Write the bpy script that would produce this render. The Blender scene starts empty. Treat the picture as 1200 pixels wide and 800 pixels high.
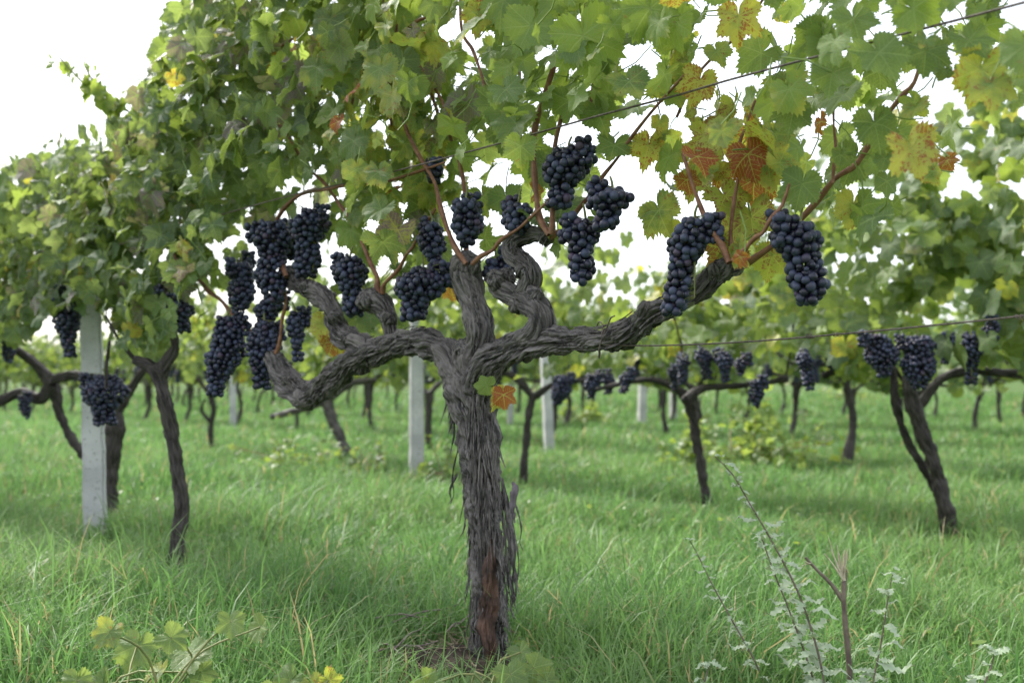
import bpy, math, random
import numpy as np
from mathutils import Vector, Matrix
PI = math.pi
rng = np.random.default_rng(7)
random.seed(7)
sc = bpy.context.scene
COL = sc.collection

# ------------------------------------------------------------------ camera, sky, sun, exposure
FPX, HX, HY, CH = 1167.0, 600.0, 445.0, 0.594      # focal length in photo pixels, principal column, horizon row, eye height
cam_d = bpy.data.cameras.new('camera')
cam = bpy.data.objects.new('camera', cam_d); COL.objects.link(cam)
cam.location = (0, 0, CH); cam.rotation_euler = (math.radians(90), 0, 0)
cam_d.sensor_width = 36; cam_d.lens = 35.0; cam_d.shift_y = 0.0375
cam_d.clip_start = 0.05; cam_d.clip_end = 2000
cam_d.dof.use_dof = True; cam_d.dof.focus_distance = 1.78; cam_d.dof.aperture_fstop = 3.5
cam_d.dof.aperture_blades = 7
sc.camera = cam

SUN_EL, SUN_AZ = math.radians(46), math.radians(-42)     # azimuth measured from +Y towards +X
w = bpy.data.worlds.new('World'); sc.world = w; w.use_nodes = True
nt = w.node_tree; nt.nodes.clear()
sky = nt.nodes.new('ShaderNodeTexSky'); sky.sky_type = 'NISHITA'; sky.sun_disc = False
sky.sun_elevation = SUN_EL; sky.sun_rotation = SUN_AZ; sky.air_density = 1.0; sky.dust_density = 3.0
bg = nt.nodes.new('ShaderNodeBackground'); bg.inputs['Strength'].default_value = 0.092
mixc = nt.nodes.new('ShaderNodeMix'); mixc.data_type = 'RGBA'; mixc.inputs[0].default_value = 0.72
mixc.inputs[7].default_value = (4.6, 4.7, 5.0, 1)          # thin bright cloud veil over the whole sky
out = nt.nodes.new('ShaderNodeOutputWorld')
nt.links.new(sky.outputs[0], mixc.inputs[6]); nt.links.new(mixc.outputs[2], bg.inputs[0]); nt.links.new(bg.outputs[0], out.inputs[0])
sun_d = bpy.data.lights.new('sun', 'SUN'); sun_d.energy = 2.0; sun_d.angle = math.radians(22); sun_d.color = (1, .96, .90)
sun = bpy.data.objects.new('sun', sun_d); COL.objects.link(sun)
sdir = Vector((math.sin(SUN_AZ)*math.cos(SUN_EL), math.cos(SUN_AZ)*math.cos(SUN_EL), math.sin(SUN_EL)))
sun.rotation_euler = sdir.to_track_quat('Z', 'Y').to_euler(); sun.location = sdir*30
vs = sc.view_settings; vs.view_transform = 'Standard'; vs.look = 'None'; vs.exposure = 2.12; vs.gamma = 1
sc.cycles.max_bounces = 7; sc.cycles.transparent_max_bounces = 6; sc.cycles.diffuse_bounces = 3; sc.cycles.transmission_bounces = 4
sc.cycles.use_denoising = True

# ------------------------------------------------------------------ helpers
def zrow(px, c=2.04):
    """depth at which the sight line of column px meets the vine row x + y = c"""
    return c/(1+(px-HX)/FPX)
def P(px, py, z): return np.array([(px-HX)/FPX*z, z, CH+(HY-py)*z/FPX])
def proj(p):
    p = np.asarray(p); return HX+p[..., 0]/p[..., 1]*FPX, HY-(p[..., 2]-CH)/p[..., 1]*FPX
def setp(o, label=None, cat=None, group=None, kind=None):
    if label: o['label'] = label
    if cat: o['category'] = cat
    if group: o['group'] = group
    if kind: o['kind'] = kind
    return o
def empty(name, loc, label, cat, group=None):
    o = bpy.data.objects.new(name, None); COL.objects.link(o); o.location = loc; o.empty_display_size = .1
    return setp(o, label, cat, group)
def mesh(name, V, quads=None, tris=None, attrs=None, mat=None, smooth=True, uv=None):
    V = np.asarray(V, dtype=np.float32)
    me = bpy.data.meshes.new(name)
    nq = 0 if quads is None else len(quads); ntr = 0 if tris is None else len(tris)
    L = []
    if nq: L.append(np.asarray(quads, dtype=np.int32).ravel())
    if ntr: L.append(np.asarray(tris, dtype=np.int32).ravel())
    L = np.concatenate(L)
    me.vertices.add(len(V)); me.vertices.foreach_set('co', V.ravel())
    me.loops.add(len(L)); me.loops.foreach_set('vertex_index', L)
    me.polygons.add(nq+ntr)
    tot = np.concatenate([np.full(nq, 4, np.int32), np.full(ntr, 3, np.int32)])
    st = np.concatenate([[0], np.cumsum(tot)[:-1]]).astype(np.int32)
    me.polygons.foreach_set('loop_start', st); me.polygons.foreach_set('loop_total', tot)
    me.polygons.foreach_set('use_smooth', np.full(nq+ntr, smooth))
    me.update(calc_edges=True)
    for k, a in (attrs or {}).items():
        a = np.asarray(a, dtype=np.float32)
        if a.ndim == 2 and a.shape[1] == 3:
            at = me.attributes.new(k, 'FLOAT_VECTOR', 'POINT'); at.data.foreach_set('vector', a.ravel())
        else:
            at = me.attributes.new(k, 'FLOAT', 'POINT'); at.data.foreach_set('value', a.ravel())
    for m in (mat if isinstance(mat, (list, tuple)) else [mat]):
        if m: me.materials.append(m)
    return me
def link(name, me, parent=None, loc=None):
    o = bpy.data.objects.new(name, me); COL.objects.link(o)
    if parent is not None:
        o.parent = parent
        if loc is None: o.location = (-parent.location[0], -parent.location[1], -parent.location[2])   # mesh is given in world space
    if loc is not None: o.location = loc
    return o
class Acc:
    """collects pieces (verts, quads, tris, attribute arrays) of one mesh"""
    def __init__(s): s.V, s.Q, s.T, s.A, s.n = [], [], [], {}, 0
    def add(s, V, Q=None, T=None, **A):
        V = np.asarray(V)
        s.V.append(V)
        if Q is not None and len(Q): s.Q.append(np.asarray(Q)+s.n)
        if T is not None and len(T): s.T.append(np.asarray(T)+s.n)
        for k, a in A.items(): s.A.setdefault(k, []).append(a)
        s.n += len(V)
    def mesh(s, name, mat, smooth=True, off=None):
        V = np.concatenate(s.V)
        if off is not None: V = V-np.asarray(off)
        return mesh(name, V, np.concatenate(s.Q) if s.Q else None, np.concatenate(s.T) if s.T else None,
                    {k: np.concatenate(a) for k, a in s.A.items()}, mat, smooth)
    def build(s, name, mat, parent=None, smooth=True, loc=None):
        return link(name, s.mesh(name, mat, smooth), parent, loc)

_lat = rng.random((64, 512))
def pnoise(u, v, nu, seed=0):
    """value noise, periodic in u (0..1, nu cells), free in v (cells)"""
    u = (u % 1.0)*nu; v = v+seed*17.31
    iu = np.floor(u).astype(int); iv = np.floor(v).astype(int); fu = u-iu; fv = v-iv
    fu = fu*fu*(3-2*fu); fv = fv*fv*(3-2*fv)
    g = lambda a, b: _lat[(a % nu+seed*5) % 64, b % 512]
    return (g(iu, iv)*(1-fu)+g(iu+1, iv)*fu)*(1-fv)+(g(iu, iv+1)*(1-fu)+g(iu+1, iv+1)*fu)*fv
_l2 = rng.random((256, 256))
def n2(x, y):
    ix = np.floor(x).astype(int); iy = np.floor(y).astype(int); fx = x-ix; fy = y-iy
    fx = fx*fx*(3-2*fx); fy = fy*fy*(3-2*fy); g = lambda a, b: _l2[a % 256, b % 256]
    return (g(ix, iy)*(1-fx)+g(ix+1, iy)*fx)*(1-fy)+(g(ix, iy+1)*(1-fx)+g(ix+1, iy+1)*fx)*fy
def gz(x, y):
    x = np.asarray(x, float); y = np.asarray(y, float)
    return .05*(n2(x*.9+3, y*.9)-.5)+.02*(n2(x*4, y*4+9)-.5)

def spline(pts, rad, step):
    pts = np.array(pts, float); rad = np.array(rad, float)
    n = len(pts)
    if n == 2: pts = np.array([pts[0], (pts[0]+pts[1])/2, pts[1]]); rad = np.array([rad[0], rad.mean(), rad[1]]); n = 3
    a = np.vstack([2*pts[0]-pts[1], pts, 2*pts[-1]-pts[-2]]); ra = np.concatenate([[rad[0]], rad, [rad[-1]]])
    O, R = [], []
    for i in range(n-1):
        p0, p1, p2, p3 = a[i:i+4]; L = np.linalg.norm(p2-p1); m = max(2, int(L/step))
        t = np.linspace(0, 1, m, endpoint=(i == n-2))[:, None]
        O.append(.5*((2*p1)+(-p0+p2)*t+(2*p0-5*p1+4*p2-p3)*t*t+(-p0+3*p1-3*p2+p3)*t**3))
        tt = t[:, 0]; tt = tt*tt*(3-2*tt); R.append(ra[i+1]*(1-tt)+ra[i+2]*tt)
    return np.concatenate(O), np.concatenate(R)
def frames(C):
    T = np.gradient(C, axis=0); T /= np.linalg.norm(T, axis=1)[:, None]+1e-9
    N = np.zeros_like(T); v = np.array([0, 0, 1.]) if abs(T[0, 2]) < .9 else np.array([1., 0, 0])
    v = v-T[0]*v.dot(T[0]); N[0] = v/np.linalg.norm(v)
    for i in range(1, len(C)):
        v = N[i-1]-T[i]*N[i-1].dot(T[i]); N[i] = v/(np.linalg.norm(v)+1e-9)
    return T, N, np.cross(T, N)
def tube(acc, pts, rad, seg=12, step=.02, bark=0, twist=0, seed=0, lump=0, cap=True, rnd=0.5, flare=None, knots=()):
    C, R = spline(pts, rad, step); T, N, B = frames(C)
    s = np.concatenate([[0], np.cumsum(np.linalg.norm(np.diff(C, axis=0), axis=1))])
    if cap:      # round the ends off
        for end in ((0, -1) if cap == 2 else (-1,)):
            r = R[end]; sgn = -1 if end == 0 else 1
            k = np.array([.35, .65, .88, 1.0]); c2 = C[end]+sgn*T[end]*r*rnd*k[:, None]; r2 = r*np.sqrt(np.maximum(0, 1-k**2))+.0002
            if end == -1:
                C = np.vstack([C, c2]); R = np.concatenate([R, r2]); T = np.vstack([T, np.repeat(T[-1:], 4, 0)]); N = np.vstack([N, np.repeat(N[-1:], 4, 0)]); B = np.vstack([B, np.repeat(B[-1:], 4, 0)]); s = np.concatenate([s, s[-1]+r*rnd*k])
    m = len(C); u = np.arange(seg)/seg; U, S = np.meshgrid(u, s); Rm = np.repeat(R[:, None], seg, 1); U2 = U+twist*S+.02*np.sin(S*40+seed)
    D = np.zeros_like(U)
    if lump: D += lump*Rm*(pnoise(U, S/.035+seed, 4, seed)-.5)*2+lump*.7*Rm*(pnoise(U, S/.09, 3, seed+3)-.5)*2
    if bark:
        wob = .11*(pnoise(U, S/.05, 5, seed+1)-.5)+.04*(pnoise(U, S/.016, 11, seed+8)-.5)
        rd = lambda nu, ln, sd: 1-np.abs(2*pnoise(U2+wob, S/ln, nu, sd)-1)
        D += bark*(-1.9*rd(9, .13, seed)**5+.5*(rd(13, .09, seed+1)-.5)-1.5*rd(22, .075, seed+2)**4+.7*(rd(31, .05, seed+5)-.5)-.8*rd(52, .04, seed+4)**3+(pnoise(U2, S/.008, 60, seed+6)-.5)*.8+(pnoise(U, S/.005, 64, seed+9)-.5)*.5+1.5*(pnoise(U, S/.028, 9, seed+7)-.5))
    for (ku, ks, kr, ka) in knots:
        du = np.abs((U-ku+.5) % 1-.5)*2*PI*Rm; dd = np.sqrt(du**2+(S-ks)**2); D += ka*np.exp(-(dd/kr)**2)*(1-.8*np.exp(-(dd/(kr*.4))**2))
    RR = np.maximum(Rm+D*np.minimum(1, Rm/(R.max()*.5+1e-6)), .0001)
    V = C[:, None]+RR[..., None]*(np.cos(2*PI*U)[..., None]*N[:, None]+np.sin(2*PI*U)[..., None]*B[:, None])
    i = np.arange(m-1)[:, None]*seg; j = np.arange(seg)[None]; j2 = (j+1) % seg
    Q = np.stack([i+j, i+j2, i+seg+j2, i+seg+j], -1).reshape(-1, 4)
    uvv = np.stack([np.cos(2*PI*U2)*Rm, np.sin(2*PI*U2)*Rm, S+seed*3.], -1).reshape(-1, 3)
    acc.add(V.reshape(-1, 3), Q, bk=uvv)
    return C
def ribbon(acc, pts, w, nrm=(0, -1, 0), seed=0):
    C, R = spline(pts, [w]*len(pts), .008); T = np.gradient(C, axis=0); T /= np.linalg.norm(T, axis=1)[:, None]
    sd = np.cross(T, np.array(nrm)); sd /= np.linalg.norm(sd, axis=1)[:, None]+1e-9
    m = len(C); t = np.linspace(0, 1, m); ww = w*(1-.75*t**2)*(1+.3*np.sin(t*19+seed)); tw = np.sin(t*3+seed)*.7
    nn = np.cross(sd, T); sd2 = sd*np.cos(tw)[:, None]+nn*np.sin(tw)[:, None]
    th = .0012
    A = C+sd2*ww[:, None]; Bq = C-sd2*ww[:, None]; M = C+nn*th
    V = np.stack([A, M, Bq, C-nn*th*.2], 1).reshape(-1, 3); i = np.arange(m-1)[:, None]*4; j = np.arange(4)[None]
    acc.add(V, np.stack([i+j, i+(j+1) % 4, i+4+(j+1) % 4, i+4+j], -1).reshape(-1, 4), bk=V*1.0)

# ------------------------------------------------------------------ materials
class NT:
    def __init__(s, name):
        s.m = bpy.data.materials.new(name); s.m.use_nodes = True; s.t = s.m.node_tree; s.t.nodes.clear()
        s.out = s.n('ShaderNodeOutputMaterial')
    def n(s, t, **k):
        x = s.t.nodes.new(t)
        for a, b in k.items(): setattr(x, a, b)
        return x
    def put(s, sock, v):
        if v is None: return
        if isinstance(v, bpy.types.NodeSocket): s.t.links.new(v, sock)
        else: sock.default_value = v
    def math(s, op, a, b=None, c=None, clamp=False):
        x = s.n('ShaderNodeMath', operation=op); x.use_clamp = clamp
        for i, v in enumerate((a, b, c)): s.put(x.inputs[i], v)
        return x.outputs[0]
    def vm(s, op, a, b=None, scale=None):
        x = s.n('ShaderNodeVectorMath', operation=op); s.put(x.inputs[0], a)
        if b is not None: s.put(x.inputs[1], b)
        if scale is not None: s.put(x.inputs[3], scale)
        return x.outputs[0]
    def mix(s, f, a, b):
        x = s.n('ShaderNodeMix', data_type='RGBA'); s.put(x.inputs[0], f)
        s.put(x.inputs[6], a if isinstance(a, bpy.types.NodeSocket) else (*a, 1)); s.put(x.inputs[7], b if isinstance(b, bpy.types.NodeSocket) else (*b, 1))
        return x.outputs[2]
    def noise(s, v, sc_, det=3, rough=.55):
        x = s.n('ShaderNodeTexNoise'); s.put(x.inputs['Vector'], v); x.inputs['Scale'].default_value = sc_; x.inputs['Detail'].default_value = det; x.inputs['Roughness'].default_value = rough
        return x.outputs[0]
    def ramp(s, v, lo, hi, a=0., b=1.):
        x = s.n('ShaderNodeMapRange'); x.interpolation_type = 'SMOOTHSTEP'; s.put(x.inputs[0], v); s.put(x.inputs[1], lo); s.put(x.inputs[2], hi); s.put(x.inputs[3], a); s.put(x.inputs[4], b)
        return x.outputs[0]
    def attr(s, nm):
        x = s.n('ShaderNodeAttribute', attribute_name=nm); return x
    def bump(s, h, st=.5, d=.01):
        x = s.n('ShaderNodeBump'); x.inputs['Strength'].default_value = st; x.inputs['Distance'].default_value = d; s.put(x.inputs['Height'], h); return x.outputs[0]
    def pbsdf(s, col, rough=.6, spec=.5, normal=None, **k):
        x = s.n('ShaderNodeBsdfPrincipled'); s.put(x.inputs['Base Color'], col if isinstance(col, bpy.types.NodeSocket) else (*col, 1)); s.put(x.inputs['Roughness'], rough); s.put(x.inputs['Specular IOR Level'], spec)
        if normal is not None: s.put(x.inputs['Normal'], normal)
        for a, b in k.items(): s.put(x.inputs[a.replace('_', ' ')], b)
        return x.outputs[0]
    def done(s, sh): s.t.links.new(sh, s.out.inputs[0]); return s.m

def leaf_material(name, detail=True, g1=(.028, .078, .020), g2=(.175, .265, .045)):
    t = NT(name); lp = t.attr('lp'); la = t.attr('la')     # lp = (x, y, random) on the blade; la = (autumn, lightness, paleness)
    sp = t.n('ShaderNodeSeparateXYZ'); t.t.links.new(lp.outputs['Vector'], sp.inputs[0])
    sa = t.n('ShaderNodeSeparateXYZ'); t.t.links.new(la.outputs['Vector'], sa.inputs[0])
    x, y, rn = sp.outputs; au, li, pa = sa.outputs
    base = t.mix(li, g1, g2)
    base = t.mix(t.math('MULTIPLY', pa, .35), base, (.13, .19, .13))
    yel = t.mix(rn, (.40, .37, .075), (.27, .32, .055))
    co = t.n('ShaderNodeCombineXYZ'); t.put(co.inputs[0], x); t.put(co.inputs[1], y); t.put(co.inputs[2], t.math('MULTIPLY', rn, 61.))
    nz = t.noise(co.outputs[0], 1.7, 3)
    rr = t.math('SQRT', t.math('ADD', t.math('MULTIPLY', x, x), t.math('MULTIPLY', y, y)))
    yf = t.ramp(t.math('ADD', t.math('ADD', au, t.math('MULTIPLY', rr, .25)), t.math('MULTIPLY', t.math('SUBTRACT', nz, .5), 1.0)), .42, .85)
    col = t.mix(yf, base, yel)
    nrm = None
    if detail:
        ax = t.math('ABSOLUTE', x)
        best_p = best_a = None; mainv = None
        for (dx, dy) in ((0., 1.), (.80, .60), (.94, -.34)):
            a = t.math('ADD', t.math('MULTIPLY', ax, dx), t.math('MULTIPLY', y, dy))
            p = t.math('ABSOLUTE', t.math('SUBTRACT', t.math('MULTIPLY', ax, dy), t.math('MULTIPLY', y, dx)))
            p = t.math('ADD', p, t.math('LESS_THAN', a, -.02))
            wd = t.math('MULTIPLY_ADD', a, -.014, .024)
            v = t.ramp(t.math('DIVIDE', p, t.math('MAXIMUM', wd, .005)), .4, 1.4, 1., 0.)
            mainv = v if mainv is None else t.math('MAXIMUM', mainv, v)
            if best_p is None: best_p, best_a = p, a
            else:
                less = t.math('LESS_THAN', p, best_p)
                ma = t.n('ShaderNodeMix', data_type='FLOAT'); t.put(ma.inputs[0], less); t.put(ma.inputs[2], best_a); t.put(ma.inputs[3], a); best_a = ma.outputs[0]
                best_p = t.math('MINIMUM', p, best_p)
        ph = t.math('MULTIPLY', t.math('SUBTRACT', best_a, t.math('MULTIPLY', best_p, .85)), 6.5)
        fr = t.math('ABSOLUTE', t.math('SUBTRACT', t.math('FRACT', ph), .5))
        sec = t.ramp(fr, .0, .11, .75, 0.)
        vein = t.math('MAXIMUM', mainv, sec)
        vor = t.n('ShaderNodeTexVoronoi', feature='DISTANCE_TO_EDGE'); t.put(vor.inputs['Vector'], co.outputs[0]); vor.inputs['Scale'].default_value = 11.
        fine = t.ramp(vor.outputs[0], .0, .12, .3, 0.)
        vein2 = t.math('MAXIMUM', vein, fine)
        nb0 = t.noise(co.outputs[0], 9., 4, .65); nbl = t.noise(co.outputs[0], 2.2, 2); nb = t.math('ADD', t.math('MULTIPLY', nb0, .6), t.math('MULTIPLY', nbl, .4))
        blotch = t.math('SUBTRACT', t.math('ADD', t.math('ADD', nb, t.math('MULTIPLY', t.ramp(au, .9, 1.), .12)), t.math('MULTIPLY', au, .17)), t.math('MULTIPLY', vein, .22))
        bf = t.math('MULTIPLY', t.ramp(blotch, .63, .70), t.ramp(au, .15, .4))
        col = t.mix(bf, col, t.mix(t.ramp(au, .9, 1.), t.mix(rn, (.27, .045, .02), (.17, .05, .035)), (.27, .014, .012)))
        # a few leaves turn dull purple between their veins
        pf = t.math('MULTIPLY', t.ramp(pa, .86, .93), t.math('MULTIPLY', t.ramp(nb, .38, .52), .9))
        col = t.mix(t.math('MULTIPLY', pf, t.math('SUBTRACT', 1., vein)), col, (.14, .075, .12))
        br = t.ramp(t.noise(co.outputs[0], 2.6, 3), .69, .75)
        col = t.mix(t.math('MULTIPLY', br, .8), col, (.20, .12, .06))
        col = t.mix(t.math('MULTIPLY', vein2, .65), col, t.mix(yf, (.26, .34, .12), (.45, .42, .10)))
        nrm = t.bump(t.math('ADD', t.math('MULTIPLY', vein2, -.6), t.math('MULTIPLY', nb, .9)), .55, .004)
    geo = t.n('ShaderNodeNewGeometry')
    colb = t.mix(t.math('MULTIPLY', geo.outputs['Backfacing'], .4), col, t.mix(yf, (.16, .22, .12), (.36, .33, .12)))
    a = t.pbsdf(colb, .46, .42, nrm)
    tr = t.n('ShaderNodeBsdfTranslucent'); hs = t.n('ShaderNodeHueSaturation'); hs.inputs['Saturation'].default_value = 1.12; hs.inputs['Value'].default_value = 1.9; t.put(hs.inputs['Color'], col)
    t.put(tr.inputs[0], t.mix(.38, hs.outputs[0], (.55, .60, .10)))
    ms = t.n('ShaderNodeMixShader'); ms.inputs[0].default_value = .42; t.t.links.new(a, ms.inputs[1]); t.t.links.new(tr.outputs[0], ms.inputs[2])
    return t.done(ms.outputs[0])
M_leaf = leaf_material('grape_leaf'); M_leaf_far = leaf_material('grape_leaf_simple', False)

def bark_material(name, c1, c2, c3, strength=.8):
    t = NT(name); a = t.attr('bk'); sp = t.n('ShaderNodeSeparateXYZ'); t.t.links.new(a.outputs['Vector'], sp.inputs[0])
    co = t.n('ShaderNodeCombineXYZ'); t.put(co.inputs[0], t.math('MULTIPLY', sp.outputs[0], 1.)); t.put(co.inputs[1], sp.outputs[1]); t.put(co.inputs[2], t.math('MULTIPLY', sp.outputs[2], .14))
    n1 = t.noise(co.outputs[0], 150., 6, .68); n2_ = t.noise(a.outputs['Vector'], 22., 4, .6); n3 = t.noise(co.outputs[0], 60., 3, .5); n4 = t.noise(a.outputs['Vector'], 9., 3)
    col = t.mix(t.ramp(n1, .38, .64), c1, c2); col = t.mix(t.math('MULTIPLY', t.ramp(n2_, .5, .72), .65), col, c3)
    col = t.mix(t.math('MULTIPLY', t.ramp(n4, .50, .66), .5), col, tuple(v*2.1 for v in c3)); n5 = t.noise(a.outputs['Vector'], 340., 2); col = t.mix(t.math('MULTIPLY', t.ramp(n5, .62, .7), .6), col, tuple(v*2.6 for v in c3))
    h = t.math('ADD', t.math('MULTIPLY', n1, .6), t.math('MULTIPLY', n3, .8))
    return t.done(t.pbsdf(col, .66, .4, t.bump(h, strength, .006)))
M_bark = bark_material('vine_bark', (.012, .010, .010), (.185, .168, .160), (.085, .075, .070), 1.)
M_bark2 = bark_material('dark_vine_bark', (.012, .010, .009), (.075, .063, .056), (.042, .036, .033))
def simple(name, c1, c2, sc_=20., rough=.6, spec=.4, bst=.3, attr=None):
    t = NT(name); tc = t.n('ShaderNodeTexCoord'); n1 = t.noise(tc.outputs['Object'], sc_, 5, .6)
    return t.done(t.pbsdf(t.mix(t.ramp(n1, .3, .7), c1, c2), rough, spec, t.bump(n1, bst, .005)))
M_cane = simple('cane_bark', (.14, .055, .03), (.26, .13, .07), 60.)
M_green_stem = simple('green_stem', (.13, .17, .05), (.22, .21, .08), 40.)
M_redwood = simple('bare_red_wood', (.028, .017, .014), (.14, .078, .055), 30., .7)
M_wire = simple('rusty_wire', (.05, .035, .03), (.16, .12, .10), 150., .55, .5)
M_straw = simple('pale_splinter', (.38, .32, .22), (.60, .53, .40), 60., .8, .2)
M_dry = simple('dry_straw', (.17, .13, .085), (.36, .30, .21), 60., .8, .2)
M_twig = simple('grey_twig', (.10, .08, .07), (.24, .20, .18), 60., .8, .2)
M_soil = simple('crumbly_soil', (.022, .017, .014), (.095, .075, .06), 18., .95, .1, 1.)
M_greydry = simple('grey_dry_husk', (.09, .075, .085), (.20, .17, .19), 30., .8, .2)
def concrete():
    t = NT('concrete'); tc = t.n('ShaderNodeTexCoord'); o = tc.outputs['Object']
    a = t.noise(o, 6., 4); b = t.noise(o, 90., 3); c = t.noise(o, 2.3, 3)
    col = t.mix(t.ramp(a, .3, .7), (.40, .405, .40), (.58, .58, .565)); col = t.mix(t.math('MULTIPLY', t.ramp(c, .50, .66), .6), col, (.20, .20, .15)); col = t.mix(t.math('MULTIPLY', t.ramp(b, .6, .68), .6), col, (.15, .15, .14))
    return t.done(t.pbsdf(col, .9, .2, t.bump(b, .5, .006)))
M_conc = concrete()
def grape():
    t = NT('dark_grape_skin'); a = t.attr('br'); tc = t.n('ShaderNodeTexCoord'); n = t.noise(tc.outputs['Object'], 55., 4, .6); n_ = t.noise(tc.outputs['Object'], 260., 3, .6)
    sp = t.n('ShaderNodeSeparateXYZ'); t.t.links.new(a.outputs['Vector'], sp.inputs[0]); r = sp.outputs[0]; ao = sp.outputs[1]
    bl = t.ramp(t.math('ADD', t.math('ADD', n, t.math('MULTIPLY', n_, .35)), t.math('MULTIPLY', r, .45)), .6, 1.15)
    skin = t.mix(r, (.006, .006, .017), (.018, .009, .026))
    col = t.mix(t.math('MULTIPLY', bl, .75), skin, (.050, .068, .125))
    col = t.mix(t.math('MULTIPLY', t.ramp(r, .955, .97), .5), col, (.07, .025, .045))
    rough = t.math('MULTIPLY_ADD', bl, .25, .3)
    return t.done(t.pbsdf(col, rough, .45))
M_grape = grape()
def grass_mat():
    t = NT('grass_blade'); a = t.attr('gr'); sp = t.n('ShaderNodeSeparateXYZ'); t.t.links.new(a.outputs['Vector'], sp.inputs[0])
    h, r, dry = sp.outputs; geo = t.n('ShaderNodeNewGeometry'); pn = t.noise(geo.outputs['Position'], .9, 3)
    c = t.mix(r, (.062, .150, .038), (.138, .256, .070)); c = t.mix(t.math('MULTIPLY', t.ramp(pn, .38, .66), .55), c, (.17, .27, .085))
    c = t.mix(t.ramp(dry, .95, .96), c, (.32, .27, .13))
    p = t.pbsdf(c, .5, .4); tr = t.n('ShaderNodeBsdfTranslucent'); hs = t.n('ShaderNodeHueSaturation'); hs.inputs['Value'].default_value = 1.6; t.put(hs.inputs['Color'], c); t.t.links.new(hs.outputs[0], tr.inputs[0])
    ms = t.n('ShaderNodeMixShader'); ms.inputs[0].default_value = .4; t.t.links.new(p, ms.inputs[1]); t.t.links.new(tr.outputs[0], ms.inputs[2])
    return t.done(ms.outputs[0])
M_grass = grass_mat()
def ground_mat():
    t = NT('grassy_ground'); geo = t.n('ShaderNodeNewGeometry'); p = geo.outputs['Position']
    a = t.noise(p, .8, 4); b = t.noise(p, 14., 5, .65); c = t.noise(p, 60., 3)
    col = t.mix(t.ramp(b, .35, .65), (.03, .055, .015), (.07, .13, .03)); col = t.mix(t.math('MULTIPLY', t.ramp(c, .5, .7), .4), col, (.07, .05, .03)); col = t.mix(t.math('MULTIPLY', t.ramp(a, .4, .7), .4), col, (.10, .17, .04))
    return t.done(t.pbsdf(col, .95, .1, t.bump(b, .8, .03)))
M_ground = ground_mat()

# ------------------------------------------------------------------ leaves
def leaf_outline(n, seed, teeth):
    r_ = np.random.default_rng(seed)
    key = np.array([0, 27, 52, 84, 112, 140, 160, 176, 180.])
    j = lambda: r_.uniform(.88, 1.1)
    def side(): return np.array([1.0, .74*j(), .93*j(), .66*j(), .80*j(), .69*j(), .60*j(), .34, .10])
    L, Rr = side(), side(); Rr[0] = L[0]; Rr[-1] = L[-1]
    th = np.linspace(-180, 180, n, endpoint=False)
    at = np.abs(th); f = lambda k: np.interp(at, key, k)
    # smoother lobes: interpolate in a rounded way
    def fs(k):
        i = np.clip(np.searchsorted(key, at, side='right')-1, 0, len(key)-2); t = (at-key[i])/(key[i+1]-key[i]); t = t*t*(3-2*t); return k[i]*(1-t)+k[i+1]*t
    mixk = .6; r = np.where(th < 0, mixk*fs(L)+(1-mixk)*f(L), mixk*fs(Rr)+(1-mixk)*f(Rr))
    if teeth:
        tt = np.where(np.arange(n) % 2 == 0, .5, -.5)*teeth*(1+.5*r_.uniform(-1, 1, n)); tt *= np.clip((178-at)/25, 0, 1); r = r*(1+tt)
    a = np.radians(th)
    return np.stack([np.sin(a)*r, np.cos(a)*r], 1)
def leaf_variant(n, rings, seed, teeth):
    r_ = np.random.default_rng(seed+100); o = leaf_outline(n, seed, teeth); fr = np.array(rings)
    XY = np.vstack([[0, 0]]+[o*f for f in fr]); x, y = XY[:, 0], XY[:, 1]; rr = np.hypot(x, y); th = np.arctan2(x, y)
    a, b, c, d, e = r_.uniform(.10, .65), r_.uniform(.0, .6), r_.uniform(.06, .19), r_.uniform(0, 6), r_.uniform(-.35, .35)
    z = -a*np.clip(y, -1, 1)**2*np.sign(y+.3)*.8+b*np.abs(x)-b*.9*x*x+c*np.sin(3*th+d)*rr**1.5+.05*np.sin(9*th+d*2)*rr**2.5+e*x*x+.05*np.sin(x*9+d)*np.cos(y*8+d)*rr
    V = np.stack([x, y, z], 1)
    T = [[0, 1+i, 1+(i+1) % n] for i in range(n)]; Q = []
    for k in range(len(rings)-1):
        s0, s1 = 1+k*n, 1+(k+1)*n
        Q += [[s0+i, s0+(i+1) % n, s1+(i+1) % n, s1+i] for i in range(n)]
    T = [[a_, c_, b_] for a_, b_, c_ in T]; Q = [[a_, b_, c_, d_] for a_, b_, c_, d_ in Q]
    return V, (np.array(Q) if Q else None), np.array(T)
HI = [leaf_variant(72, (.33, .66, 1), s, .125) for s in range(12)]
MID = [leaf_variant(30, (.5, 1), s+20, .10) for s in range(6)]
LOW = [leaf_variant(13, (1,), s+40, 0) for s in range(5)]
def unit(v): return v/(np.linalg.norm(v, axis=-1, keepdims=True)+1e-9)
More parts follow.
